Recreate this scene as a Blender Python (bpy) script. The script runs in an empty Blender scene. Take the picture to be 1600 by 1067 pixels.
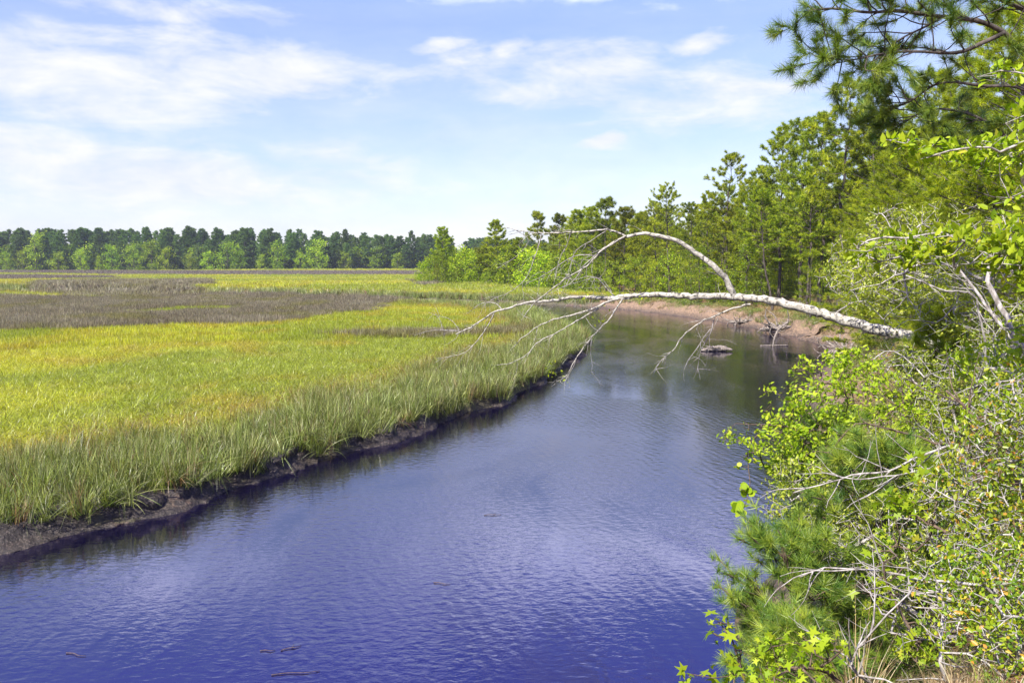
import bpy, math, random
import numpy as np
from mathutils import Vector

R = math.radians
sc = bpy.context.scene
COL = sc.collection
rng = np.random.default_rng(7)
random.seed(7)

# ------------------------------------------------------------------ camera
EYE = 6.5
FPX = 1244.0
PITCH = math.atan((533.5 - 412) / FPX)
cam = bpy.data.cameras.new("camera")
camo = bpy.data.objects.new("camera", cam); COL.objects.link(camo)
camo.location = (0, 0, EYE)
camo.rotation_euler = (math.pi / 2 - PITCH, 0, 0)
cam.sensor_width = 36; cam.lens = FPX / 1600 * 36
cam.clip_start = 0.05; cam.clip_end = 9000
sc.camera = camo

# ------------------------------------------------------------------ view / render
sc.view_settings.view_transform = 'Standard'
sc.view_settings.look = 'None'
sc.view_settings.gamma = 1
sc.view_settings.exposure = 1.05
sc.render.engine = 'CYCLES'
cy = sc.cycles
cy.use_denoising = True
try: cy.denoiser = 'OPENIMAGEDENOISE'
except Exception: pass
cy.max_bounces = 8; cy.diffuse_bounces = 3; cy.glossy_bounces = 3
cy.transmission_bounces = 4; cy.transparent_max_bounces = 4; cy.volume_bounces = 0
cy.caustics_reflective = False; cy.caustics_refractive = False

# ------------------------------------------------------------------ sun and sky
SUN_EL, SUN_AZ = R(48), R(-138)        # azimuth from +Y (view direction) towards +X
sv = Vector((math.sin(SUN_AZ) * math.cos(SUN_EL), math.cos(SUN_AZ) * math.cos(SUN_EL), math.sin(SUN_EL)))
sl = bpy.data.lights.new("sun", 'SUN'); sl.energy = 5.0; sl.angle = R(0.5); sl.color = (1, 0.95, 0.86)
so = bpy.data.objects.new("sun", sl); COL.objects.link(so)
so.rotation_euler = (-sv).to_track_quat('-Z', 'Y').to_euler()
so.location = sv * 100

class NT:
    """tiny node helper"""
    def __init__(s, tree): s.t = tree; s.n = tree.nodes; s.l = tree.links
    def new(s, typ, **kw):
        n = s.n.new(typ)
        for k, v in kw.items(): setattr(n, k, v)
        return n
    def put(s, sock, v):
        if v is None: return
        if isinstance(v, bpy.types.NodeSocket): s.l.new(v, sock)
        elif isinstance(v, (tuple, list)) and sock.type == 'RGBA' and len(v) == 3: sock.default_value = (*v, 1)
        else: sock.default_value = v
    def math(s, op, a, b=None, c=None, clamp=False):
        n = s.new('ShaderNodeMath', operation=op, use_clamp=clamp)
        s.put(n.inputs[0], a); s.put(n.inputs[1], b); s.put(n.inputs[2], c)
        return n.outputs[0]
    def mix(s, f, a, b, blend='MIX'):
        n = s.new('ShaderNodeMix', data_type='RGBA', blend_type=blend)
        s.put(n.inputs[0], f); s.put(n.inputs[6], a); s.put(n.inputs[7], b)
        return n.outputs[2]
    def noise(s, vec, scale, detail=4, rough=0.55, dist=0.0):
        n = s.new('ShaderNodeTexNoise'); s.put(n.inputs['Vector'], vec)
        n.inputs['Scale'].default_value = scale; n.inputs['Detail'].default_value = detail
        n.inputs['Roughness'].default_value = rough; n.inputs['Distortion'].default_value = dist
        return n.outputs[0]
    def ramp(s, f, stops):
        n = s.new('ShaderNodeValToRGB'); s.put(n.inputs[0], f)
        cr = n.color_ramp
        while len(cr.elements) < len(stops): cr.elements.new(0.5)
        for e, (p, c) in zip(cr.elements, stops): e.position = p; e.color = (*c, 1) if len(c) == 3 else c
        return n.outputs[0]
    def mrange(s, v, a, b, c=0.0, d=1.0, smooth=True):
        n = s.new('ShaderNodeMapRange', interpolation_type='SMOOTHSTEP' if smooth else 'LINEAR')
        s.put(n.inputs[0], v)
        for i, q in enumerate((a, b, c, d)): n.inputs[i + 1].default_value = q
        return n.outputs[0]
    def mapping(s, vec, scale, loc=(0, 0, 0), rot=(0, 0, 0)):
        n = s.new('ShaderNodeMapping'); s.put(n.inputs[0], vec)
        n.inputs[1].default_value = loc; n.inputs[2].default_value = rot; n.inputs[3].default_value = scale
        return n.outputs[0]

world = bpy.data.worlds.new("World"); sc.world = world; world.use_nodes = True
W = NT(world.node_tree); W.n.clear()
sky = W.new('ShaderNodeTexSky', sky_type='NISHITA')
sky.sun_disc = False; sky.sun_elevation = SUN_EL; sky.sun_rotation = SUN_AZ
sky.altitude = 0; sky.air_density = 1.0; sky.dust_density = 0.6; sky.ozone_density = 2.2
tc = W.new('ShaderNodeTexCoord')
sep = W.new('ShaderNodeSeparateXYZ'); W.put(sep.inputs[0], tc.outputs['Generated'])
X, Y, Z = sep.outputs
hyp = W.math('SQRT', W.math('ADD', W.math('MULTIPLY', X, X), W.math('MULTIPLY', Y, Y)))
az = W.math('ARCTAN2', X, Y)                        # azimuth, 0 along +Y
el = W.math('ARCTAN2', Z, hyp)
com = W.new('ShaderNodeCombineXYZ'); W.put(com.inputs[0], az); W.put(com.inputs[1], el)
ae = com.outputs[0]
wisp = W.noise(W.mapping(ae, (1.0, 4.2, 1), rot=(0, 0, R(8))), 3.1, 9, 0.6, 0.5)
fine = W.noise(W.mapping(ae, (1.0, 2.6, 1), loc=(3, 1, 0)), 9.0, 8, 0.62, 0.3)
def azel(px, py):
    return (math.atan((px - 800) / FPX), math.atan((412 - py) / math.hypot(FPX, px - 800)))
# (centre px, py of the cloud as seen from the bluff, half-width, half-height in radians, weight)
CLOUDS = [(60, 120, .30, .060, .75), (330, 120, .17, .050, .55), (450, 115, .13, .040, .65), (620, 130, .14, .035, .35),
          (805, 98, .040, .020, .62), (830, 150, .08, .026, .55), (880, 130, .24, .055, .50), (1100, 170, .26, .060, .52),
          (1100, 74, .055, .016, .7), (942, 222, .05, .015, .75), (100, 250, .28, .050, .62), (300, 270, .30, .055, .70),
          (520, 250, .16, .04, .55), (120, 170, .16, .025, .5), (700, 85, .05, .01, .5), (560, 310, .25, .03, .45),
          (200, 20, .3, .02, .3), (1180, 115, .04, .012, .3),
          (860, -50, .30, .045, .80), (640, -40, .20, .035, .6), (300, -80, .30, .05, .5), (1120, -50, .20, .05, .6), (500, -170, .30, .04, .3)]  # this row: unseen clouds added above the view to brighten the water's reflection
wn = W.new('ShaderNodeTexNoise'); W.put(wn.inputs['Vector'], W.mapping(ae, (1, 2.2, 1))); wn.inputs['Scale'].default_value = 7; wn.inputs['Detail'].default_value = 5
wsub = W.new('ShaderNodeVectorMath', operation='SUBTRACT'); W.put(wsub.inputs[0], wn.outputs['Color']); wsub.inputs[1].default_value = (.5, .5, .5)
wsc = W.new('ShaderNodeVectorMath', operation='MULTIPLY'); W.put(wsc.inputs[0], wsub.outputs[0]); wsc.inputs[1].default_value = (.16, .055, 0)
wad = W.new('ShaderNodeVectorMath', operation='ADD'); W.put(wad.inputs[0], ae); W.put(wad.inputs[1], wsc.outputs[0])
aew = wad.outputs[0]
acc = None
for (px, py, hw, hh, wt) in CLOUDS:
    a0, e0 = azel(px, py)
    m = W.mapping(aew, (1 / hw, 1 / hh, 1), loc=(-a0 / hw, -e0 / hh, 0))
    ln = W.new('ShaderNodeVectorMath', operation='LENGTH'); W.put(ln.inputs[0], m)
    g = W.mrange(ln.outputs['Value'], 0.0, 1.6, wt, 0.0)
    acc = g if acc is None else W.math('MAXIMUM', acc, g)
# clouds elsewhere in the sky, above and behind
hi = W.math('MULTIPLY', W.mrange(el, .40, .7, 0, 1), W.mrange(wisp, .45, .75, 0, .55))
acc = W.math('ADD', acc, hi)
dens = W.math('ADD', acc, W.math('MULTIPLY', W.math('SUBTRACT', wisp, 0.5), 1.25))
dens = W.math('ADD', dens, W.math('MULTIPLY', W.math('SUBTRACT', fine, 0.5), 0.75))
cov = W.mrange(dens, 0.08, 0.74, 0, 0.95)
veil = W.math('MULTIPLY', W.mrange(wisp, .3, .7, 0.22, .50), W.mrange(el, 0.45, 0.05, 0.0, 1.0))
horizon = W.mrange(el, 0.17, 0.0, 0, 0.52)
cov = W.math('MAXIMUM', cov, W.math('MAXIMUM', veil, horizon))
below = W.mrange(el, -0.02, 0.0, 0, 1)
shade = W.ramp(fine, [(0.3, (4.5, 4.9, 5.9)), (0.62, (6.0, 6.0, 6.25))])
tone = W.ramp(W.mrange(el, .12, 1.0, 0, 1, False), [(0, (1.10, 1.02, 1.20)), (.24, (1.2, 1.12, 1.35)), (.42, (.95, .78, 1.9)), (1, (.55, .48, 1.3))])
shade = W.mix(1.0, shade, W.ramp(W.mrange(el, .28, .50, 0, 1, False), [(0, (1, 1, 1)), (.3, (1.75, 1.85, 2.3)), (1, (1.0, 1.0, 2.0))]), 'MULTIPLY')  # cloud colour boosted higher up, mostly above the view, to brighten the river
skyc = W.mix(1.0, sky.outputs[0], tone, 'MULTIPLY')
colr = W.mix(cov, skyc, shade)
bg = W.new('ShaderNodeBackground'); W.put(bg.inputs[0], colr); bg.inputs[1].default_value = 0.083
wo = W.new('ShaderNodeOutputWorld'); W.l.new(bg.outputs[0], wo.inputs[0])

# ------------------------------------------------------------------ helpers
cp, sp = math.cos(PITCH), math.sin(PITCH)
def at(px, py, d):
    """point on the sight line through photo pixel (px, py) at ground distance d (world Y)"""
    u = (px - 800) / FPX; v = (533.5 - py) / FPX
    dy = cp + v * sp; dz = -sp + v * cp
    return np.array((u * d / dy, d, EYE + dz * d / dy))
def at_z(px, py, z):
    u = (px - 800) / FPX; v = (533.5 - py) / FPX
    dy = cp + v * sp; dz = -sp + v * cp
    k = (z - EYE) / dz
    return np.array((u * k, dy * k, z))

def _hash(ix, iy, s):
    h = (ix.astype(np.int64) * 374761393 + iy.astype(np.int64) * 668265263 + s * 1442695041) & 0xffffffff
    h = ((h ^ (h >> 13)) * 1274126177) & 0xffffffff
    return ((h ^ (h >> 16)) & 0xffff) / 65535.0
def vnoise(x, y, s=0):
    x = np.asarray(x, float); y = np.asarray(y, float)
    ix = np.floor(x); iy = np.floor(y); fx = x - ix; fy = y - iy
    fx = fx * fx * (3 - 2 * fx); fy = fy * fy * (3 - 2 * fy)
    a = _hash(ix, iy, s); b = _hash(ix + 1, iy, s); c = _hash(ix, iy + 1, s); d = _hash(ix + 1, iy + 1, s)
    return (a * (1 - fx) + b * fx) * (1 - fy) + (c * (1 - fx) + d * fx) * fy
def fbm(x, y, s=0, o=4):
    t = 0; a = 0.5
    for k in range(o):
        t = t + a * vnoise(x * 2 ** k, y * 2 ** k, s + k * 17); a *= .5
    return t / (1 - 0.5 ** o)
def sstep(x, a, b):
    t = np.clip((x - a) / (b - a), 0, 1); return t * t * (3 - 2 * t)

def unit(v): return v / np.maximum(np.linalg.norm(v, axis=-1, keepdims=True), 1e-9)

class Geo:
    def __init__(s): s.V = []; s.T = []; s.Q = []; s.A = []; s.n = 0
    def add(s, V, T=None, Q=None, tint=0.5):
        V = np.asarray(V, np.float32).reshape(-1, 3)
        if T is not None and len(T): s.T.append(np.asarray(T, np.int64).reshape(-1, 3) + s.n)
        if Q is not None and len(Q): s.Q.append(np.asarray(Q, np.int64).reshape(-1, 4) + s.n)
        s.A.append(np.broadcast_to(np.asarray(tint, np.float32), (len(V),)))
        s.V.append(V); s.n += len(V)
    def mesh(s, name, mat, smooth=False):
        me = bpy.data.meshes.new(name)
        V = np.concatenate(s.V) if s.V else np.zeros((0, 3), np.float32)
        T = np.concatenate(s.T) if s.T else np.zeros((0, 3), np.int64)
        Q = np.concatenate(s.Q) if s.Q else np.zeros((0, 4), np.int64)
        me.vertices.add(len(V)); me.vertices.foreach_set('co', V.ravel())
        nl = T.size + Q.size
        me.loops.add(nl); me.loops.foreach_set('vertex_index', np.concatenate([T.ravel(), Q.ravel()]).astype(np.int32))
        me.polygons.add(len(T) + len(Q))
        st = np.concatenate([np.arange(len(T)) * 3, T.size + np.arange(len(Q)) * 4]).astype(np.int32)
        me.polygons.foreach_set('loop_start', st)
        if smooth: me.polygons.foreach_set('use_smooth', np.ones(len(T) + len(Q), bool))
        at_ = me.attributes.new('tint', 'FLOAT', 'POINT'); at_.data.foreach_set('value', np.concatenate(s.A).astype(np.float32))
        me.update(calc_edges=True)
        me.materials.append(mat)
        return me
    def obj(s, name, mat, parent=None, smooth=False):
        o = bpy.data.objects.new(name, s.mesh(name, mat, smooth)); COL.objects.link(o)
        if parent is not None: o.parent = parent
        return o

def tag(o, label=None, cat=None, group=None, kind=None):
    if label: o['label'] = label
    if cat: o['category'] = cat
    if group: o['group'] = group
    if kind: o['kind'] = kind
    return o
def thing(name, label, cat, loc=(0, 0, 0), group=None, rz=0):
    o = bpy.data.objects.new(name, None); COL.objects.link(o)
    o.location = loc; o.rotation_euler = (0, 0, rz); o.empty_display_size = 0.3
    return tag(o, label, cat, group)
def copy_tree(o, parent=None):
    c = o.copy(); COL.objects.link(c)
    if parent is not None: c.parent = parent
    for ch in list(o.children): copy_tree(ch, c)
    return c

def cones(g, A, B, ra, rb, sides=4, tint=0.5):
    A = np.asarray(A, float); B = np.asarray(B, float); n = len(A)
    if n == 0: return
    d = unit(B - A)
    ref = np.where(np.abs(d[:, 2:3]) > .9, np.array([[1., 0, 0]]), np.array([[0, 0, 1.]]))
    u = unit(np.cross(d, ref)); v = np.cross(d, u)
    a = np.arange(sides) * 2 * math.pi / sides
    ring = u[:, None, :] * np.cos(a)[None, :, None] + v[:, None, :] * np.sin(a)[None, :, None]
    VA = A[:, None, :] + ring * np.asarray(ra).reshape(-1, 1, 1)
    VB = B[:, None, :] + ring * np.asarray(rb).reshape(-1, 1, 1)
    V = np.concatenate([VA, VB], 1).reshape(-1, 3)
    k = np.arange(sides); k2 = (k + 1) % sides
    q = np.stack([k, k2, k2 + sides, k + sides], 1)
    Q = (q[None] + (np.arange(n) * 2 * sides)[:, None, None]).reshape(-1, 4)
    t = np.repeat(np.broadcast_to(tint, (n,)), 2 * sides)
    g.add(V, Q=Q, tint=t)

def spline(P, step):
    """Catmull-Rom resampling of a control polyline (any number of columns)"""
    P = np.asarray(P, float); Pp = np.vstack([2 * P[0] - P[1], P, 2 * P[-1] - P[-2]]); out = []
    for i in range(len(P) - 1):
        p0, p1, p2, p3 = Pp[i:i + 4]
        n = max(1, int(np.linalg.norm((p2 - p1)[:3]) / step))
        t = np.arange(n)[:, None] / n
        out.append(.5 * ((2 * p1) + (-p0 + p2) * t + (2 * p0 - 5 * p1 + 4 * p2 - p3) * t ** 2 + (-p0 + 3 * p1 - 3 * p2 + p3) * t ** 3))
    out.append(P[-1:]); return np.vstack(out)

def tube(g, P, rad, sides=8, bump=0.0, seed=0, tint=0.5):
    P = np.asarray(P, float); n = len(P); rad = np.broadcast_to(rad, (n,))
    d = unit(np.gradient(P, axis=0)); u = np.cross(d[0], (0, 0, 1.0))
    if np.linalg.norm(u) < .1: u = np.cross(d[0], (1.0, 0, 0))
    u = unit(u); a = np.arange(sides) * 2 * math.pi / sides; rings = []
    r_ = np.random.default_rng(seed)
    for i in range(n):
        u = unit(u - d[i] * np.dot(u, d[i])); v = np.cross(d[i], u)
        rr = rad[i] * (1 + bump * r_.normal(size=sides))
        rings.append(P[i] + u * (np.cos(a) * rr)[:, None] + v * (np.sin(a) * rr)[:, None])
    V = np.concatenate(rings + [P[-1:]]); k = np.arange(sides); k2 = (k + 1) % sides
    Q = np.concatenate([np.stack([k, k2, k2 + sides, k + sides], 1) + i * sides for i in range(n - 1)])
    T = np.stack([k + (n - 1) * sides, k2 + (n - 1) * sides, np.full(sides, n * sides)], 1)
    g.add(V, T=T, Q=Q, tint=tint)

# leaf templates: x across, y along, z up
LEAF4 = (np.array([(0, 0, 0), (-.24, .42, .07), (0, 1, -.06), (.24, .42, .07)]), np.array([(0, 2, 1), (0, 3, 2)]), None)
LEAFW = (np.array([(0, 0, 0), (-.38, .42, .08), (0, .95, -.05), (.38, .42, .08)]), np.array([(0, 2, 1), (0, 3, 2)]), None)
LEAF6 = (np.array([(0, 0, 0), (-.25, .25, .06), (-.23, .62, .05), (0, 1, -.08), (.23, .62, .05), (.25, .25, .06)]), None,
         np.array([(0, 3, 2, 1), (0, 5, 4, 3)]))
def _star():
    pts = [(0, 0, .0)]
    ang = [-150, -118, -75, -50, -22, 0, 22, 50, 75, 118, 150]
    rad = [.16, .50, .26, .56, .25, .62, .25, .56, .26, .50, .16]
    for a, r in zip(ang, rad): pts.append((r * math.sin(R(a)), .35 + r * math.cos(R(a)), -.10 * r * r + (.03 if r < .3 else 0)))
    V = np.array(pts); V[0] = (0, .30, .03)
    return V, np.array([(0, i + 1, i) for i in range(1, 11)]), None
STAR = _star()
ROUND = (np.array([(0, .0, 0)] + [(.48 * math.sin(a), .5 - .5 * math.cos(a), .03 * math.cos(3 * a)) for a in np.linspace(0, 2 * math.pi, 8)[1:-1]]),
         np.array([(0, 2, 1), (0, 3, 2), (0, 4, 3), (0, 5, 4), (0, 6, 5)]), None)
NEEDLE = (np.array([(-.5, 0, 0), (.5, 0, 0), (0, 1, 0)]), np.array([(0, 1, 2)]), None)

def scatter(g, tpl, pos, dirv, nrm, size, tint, width=None):
    TV, TT, TQ = tpl; n = len(pos)
    if n == 0: return
    Yv = unit(dirv); Xv = unit(np.cross(Yv, nrm)); Zv = np.cross(Xv, Yv)
    s = np.broadcast_to(size, (n,))[:, None, None]
    w = s if width is None else np.broadcast_to(width, (n,))[:, None, None]
    V = pos[:, None, :] + w * TV[None, :, 0:1] * Xv[:, None, :] + s * (TV[None, :, 1:2] * Yv[:, None, :] + TV[None, :, 2:3] * Zv[:, None, :])
    k = len(TV); off = (np.arange(n) * k)[:, None, None]
    T = None if TT is None else (TT[None] + off).reshape(-1, 3)
    Q = None if TQ is None else (TQ[None] + off).reshape(-1, 4)
    g.add(V.reshape(-1, 3), T=T, Q=Q, tint=np.repeat(np.broadcast_to(tint, (n,)), k))

def rn(r, n): return r.normal(size=(n, 3))

# ------------------------------------------------------------------ materials
def new_mat(name):
    m = bpy.data.materials.new(name); m.use_nodes = True
    t = NT(m.node_tree); t.n.clear()
    out = t.new('ShaderNodeOutputMaterial')
    return m, t, out
def foliage_mat(name, stops, trans=0.35, rough=0.5, spec=0.35, var=0.12, tcol=(1.15, 1.25, .45)):
    m, t, out = new_mat(name)
    a = t.new('ShaderNodeAttribute', attribute_name='tint')
    c = t.ramp(a.outputs['Fac'], stops)
    oi = t.new('ShaderNodeObjectInfo')
    hs = t.new('ShaderNodeHueSaturation')
    t.put(hs.inputs['Hue'], t.math('ADD', .5, t.math('MULTIPLY', t.math('SUBTRACT', oi.outputs['Random'], .5), var * .10)))
    t.put(hs.inputs['Value'], t.math('ADD', 1, t.math('MULTIPLY', t.math('SUBTRACT', t.math('FRACT', t.math('MULTIPLY', oi.outputs['Random'], 7.3)), .5), var * 2.5)))
    t.put(hs.inputs['Color'], c)
    p = t.new('ShaderNodeBsdfPrincipled'); t.put(p.inputs['Base Color'], hs.outputs[0])
    p.inputs['Roughness'].default_value = rough; p.inputs['Specular IOR Level'].default_value = spec
    tr = t.new('ShaderNodeBsdfTranslucent'); t.put(tr.inputs[0], t.mix(1, hs.outputs[0], tcol, 'MULTIPLY'))
    mx = t.new('ShaderNodeMixShader'); mx.inputs[0].default_value = trans
    t.l.new(p.outputs[0], mx.inputs[1]); t.l.new(tr.outputs[0], mx.inputs[2]); t.l.new(mx.outputs[0], out.inputs[0])
    return m
def bark_mat(name, c1, c2, scale=14, stretch=(1, 1, .25), rough=.9, bump=.4, c3=None, spot=.6):
    m, t, out = new_mat(name)
    co = t.new('ShaderNodeTexCoord').outputs['Object']
    n = t.noise(t.mapping(co, stretch), scale, 6, .65)
    c = t.ramp(n, [(.38, c1), (.62, c2)])
    if c3:
        n2 = t.noise(co, scale * .8, 5, .6, .4)
        c = t.mix(t.mrange(n2, spot - .04, spot + .05, 0, 1), c, c3)
    p = t.new('ShaderNodeBsdfPrincipled'); t.put(p.inputs['Base Color'], c); p.inputs['Roughness'].default_value = rough
    p.inputs['Specular IOR Level'].default_value = .2
    b = t.new('ShaderNodeBump'); b.inputs['Strength'].default_value = bump; b.inputs['Distance'].default_value = .03
    t.put(b.inputs['Height'], n); t.l.new(b.outputs[0], p.inputs['Normal']); t.l.new(p.outputs[0], out.inputs[0])
    return m

M_PINE = foliage_mat('pine_needles', [(0, (.06, .12, .008)), (.5, (.25, .31, .014)), (1, (.50, .52, .025))], .38, .5, .3, .28)
M_PINE_FAR = foliage_mat('far_pine_needles', [(0, (.04, .11, .025)), (.6, (.13, .22, .04)), (1, (.25, .34, .055))], .2, .6, .2, .25)
M_PINE_Y = foliage_mat('yellow_green_pine_needles', [(0, (.07, .14, .008)), (.5, (.28, .35, .014)), (1, (.54, .56, .025))], .42, .45, .3, .1)  # yellowish green needles, a little lighter than the other pines
M_PINE_B = foliage_mat('blue_green_pine_needles', [(0, (.04, .12, .03)), (.5, (.17, .27, .03)), (1, (.40, .45, .045))], .25, .4, .4, .1)
M_LEAF = foliage_mat('broad_leaves', [(0, (.10, .20, .006)), (.5, (.31, .41, .012)), (1, (.52, .56, .025))], .5, .45, .35, .34)
M_LEAF_FAR = foliage_mat('far_broad_leaves', [(0, (.10, .20, .012)), (.5, (.29, .42, .015)), (1, (.50, .56, .025))], .45, .6, .2, .3)
M_BRIGHT = foliage_mat('bright_new_leaves', [(0, (.12, .22, .008)), (.45, (.29, .40, .015)), (.9, (.44, .50, .03)), (1, (.5, .42, .05))], .45, .5, .25, .1)
M_GREY = foliage_mat('grey_green_leaves', [(0, (.11, .18, .015)), (.5, (.28, .34, .02)), (.95, (.48, .50, .06)), (1, (.45, .32, .06))], .35, .4, .5, .1)
M_ORANGE = foliage_mat('orange_tipped_leaves', [(0, (.05, .14, .01)), (.4, (.25, .33, .012)), (.72, (.44, .45, .025)), (.86, (.50, .32, .03)), (1, (.52, .24, .04))], .4, .35, .5, .1)
M_DRY = foliage_mat('dry_grass_blades', [(0, (.28, .18, .08)), (.6, (.48, .36, .18)), (1, (.60, .52, .34))], .25, .6, .2, .1, (1.1, 1, .8))
M_BARK = bark_mat('pine_bark', (.035, .028, .024), (.12, .10, .085), 9)
M_BARK_R = bark_mat('brown_twig_bark', (.05, .035, .025), (.17, .12, .085), 20)
M_TWIG = bark_mat('grey_twig_bark', (.16, .14, .12), (.44, .41, .37), 18)
M_PALE = bark_mat('lichen_bark', (.24, .22, .175), (.50, .47, .39), 13, (1, 1, 1), .85, .5, (.09, .085, .07), .57)
M_DEAD = bark_mat('driftwood', (.10, .085, .07), (.34, .29, .24), 12)

def grass_mat():
    m, t, out = new_mat('marsh_grass_blades')
    a = t.new('ShaderNodeAttribute', attribute_name='gcol', attribute_type='INSTANCER')
    b = t.new('ShaderNodeAttribute', attribute_name='tint')
    v = t.math('ADD', .32, t.math('MULTIPLY', b.outputs['Fac'], 1.35))
    cc = t.new('ShaderNodeVectorMath', operation='SCALE'); t.put(cc.inputs[0], a.outputs['Color']); t.put(cc.inputs['Scale'], v)
    col = t.mix(t.mrange(b.outputs['Fac'], .76, .90, 0, .75), cc.outputs[0], (.50, .48, .28))  # random blades coloured pale straw, which also paints in whitish highlights
    p = t.new('ShaderNodeBsdfPrincipled'); t.put(p.inputs['Base Color'], col)
    p.inputs['Roughness'].default_value = .38; p.inputs['Specular IOR Level'].default_value = .5
    tr = t.new('ShaderNodeBsdfTranslucent'); t.put(tr.inputs[0], t.mix(1, col, (1.15, 1.15, .5), 'MULTIPLY'))
    mx = t.new('ShaderNodeMixShader'); mx.inputs[0].default_value = .35
    t.l.new(p.outputs[0], mx.inputs[1]); t.l.new(tr.outputs[0], mx.inputs[2]); t.l.new(mx.outputs[0], out.inputs[0])
    return m
M_GRASS = grass_mat()

# ------------------------------------------------------------------ terrain
LEFT = np.array([(-60, -2), (-30, 7), (-17, 14.2), (-11.6, 17.6), (-9.2, 20.8), (-6.2, 25.8), (-1.4, 35.5), (1.7, 43), (4.4, 54.6), (6.0, 65),
                 (4.9, 75), (3.4, 90), (1.5, 101), (-6, 112), (-20, 124), (-45, 141), (-85, 160), (-145, 180), (-260, 205), (-500, 240)], float)
RIGHT = np.array([(-60, -8), (-30, 1), (-15, 4.6), (-6, 5.6), (-1, 6.6), (1.7, 8.2), (3.1, 10.5), (4.0, 12.7), (5.9, 16.6), (8.6, 23), (12.4, 33), (16.8, 43), (23.2, 57),
                  (25.3, 66), (25.2, 75), (22.8, 93), (18, 109), (14, 118), (8, 126), (0, 133), (-15, 142), (-42, 158), (-85, 176), (-145, 196), (-260, 221), (-500, 256)], float)
LS = spline(LEFT, 1.2); RS = spline(RIGHT, 1.2)
wob = lambda S, a, s: S + np.stack([(fbm(S[:, 0] * .35, S[:, 1] * .35, s) - .5), (fbm(S[:, 0] * .35, S[:, 1] * .35, s + 5) - .5)], 1) * a
LS = wob(LS, 1.6, 3); RS = wob(RS, 2.0, 9)
POLY = np.vstack([LS, RS[::-1]])
def seg_dist(x, y, S):
    best = np.full(x.shape, 1e9)
    sub = S[::2] if S[-1] is S[::2][-1] else np.vstack([S[::2], S[-1:]])
    for i in range(len(sub) - 1):
        ax, ay = sub[i]; bx, by = sub[i + 1]; dx, dy = bx - ax, by - ay
        L2 = dx * dx + dy * dy + 1e-9
        t = np.clip(((x - ax) * dx + (y - ay) * dy) / L2, 0, 1)
        best = np.minimum(best, (x - ax - t * dx) ** 2 + (y - ay - t * dy) ** 2)
    return np.sqrt(best)
def inside(x, y, P):
    c = np.zeros(x.shape, bool); j = len(P) - 1
    for i in range(len(P)):
        xi, yi = P[i]; xj, yj = P[j]
        if yi != yj:
            c ^= ((yi > y) != (yj > y)) & (x < (xj - xi) * (y - yi) / (yj - yi) + xi)
        j = i
    return c
def land(x, y):
    """height, in river?, distance to left bank, distance to right bank, on marsh side?"""
    x = np.asarray(x, float); y = np.asarray(y, float)
    dl = seg_dist(x, y, LS); dr = seg_dist(x, y, RS); inr = inside(x, y, POLY)
    marsh = (dl < dr) & ~inr
    zm = .48 * sstep(dl, -.1, .7) + .10 * (fbm(x * .5, y * .5, 1) - .5) * sstep(dl, .5, 2)
    H = np.interp(y, [0, 60, 78, 95, 112, 130, 145, 175, 195, 240], [4.3, 4.2, 3.9, 3.2, 2.3, 1.0, .75, .8, 1.5, 1.6])
    H = H + 1.3 * sstep(x, 28, 50) * sstep(y, 100, 130) * (1 - sstep(y, 200, 300))
    far = sstep(y, 28, 55)
    s1 = np.interp(dr, [0, .5, 1.5, 3.6, 6], [0, .45, 1.6, 3.9, 4.3]) / 4.3
    s2 = np.interp(dr, [0, .4, 2.2, 3.0, 5, 10, 14], [0, .22, .75, 1.3, 1.9, 3.6, 4.3]) / 4.3
    s3 = np.interp(dr, [0, .7, 14], [0, .65, 1.0])
    low = 1 - sstep(H, .9, 2.4)
    prof = s1 * (1 - far) + s2 * far
    prof = prof * (1 - low) + s3 * low
    zr = H * prof + (fbm(x * .45, y * .45, 21) - .5) * .55 * sstep(dr, .6, 4) * (1 - .8 * low) + (fbm(x * 2.2, y * 2.2, 5) - .5) * .16 * sstep(dr, .1, .8)
    z = np.where(marsh, zm, zr)
    z = np.where(inr, -.9 * sstep(np.minimum(dl, dr), 0, 1.6) - .05, z)
    z = z + 1.0 * sstep(y, 440, 520) 
    return z, inr, dl, dr, marsh
def ashore(px, d, gap):
    """walk away along a bearing until the spot is on dry land"""
    for k in range(200):
        x = (px - 800) / FPX * d
        z, inr, dl, dr, ms = land(np.array([x]), np.array([float(d)]))
        if not inr[0] and not ms[0] and dr[0] > gap and d > 0: break
        d += .5
    return d
def gz(x, y): return float(land(np.array([x]), np.array([y]))[0][0])

ang = np.concatenate([np.arange(-180, -44, 2.0), np.arange(-44, -36, .4), np.arange(-36, 40, .22), np.arange(40, 50, .5), np.arange(50, 180, 2.0)])
rad = np.concatenate([[0.02, 1, 2], np.arange(2.5, 14, .18), np.arange(14, 34, .16), np.arange(34, 72, .28), np.geomspace(72, 700, 150), np.geomspace(740, 6000, 14)])
aa, rr = np.meshgrid(R(1) * ang, rad)
gx = rr * np.sin(aa); gy = rr * np.cos(aa)
gzv, ginr, gdl, gdr, gmarsh = land(gx, gy)
gzv = np.where(gmarsh, gzv - .03, gzv)
na, nr = len(ang), len(rad)
ii = np.arange(nr - 1)[:, None] * na; jj = np.arange(na)[None, :]; j2 = (np.arange(na)[None, :] + 1) % na
Qg = np.stack([ii + jj, ii + j2, ii + na + j2, ii + na + jj], -1).reshape(-1, 4)[:, ::-1]
gg = Geo(); gg.add(np.stack([gx, gy, gzv], -1).reshape(-1, 3), Q=Qg)
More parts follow.
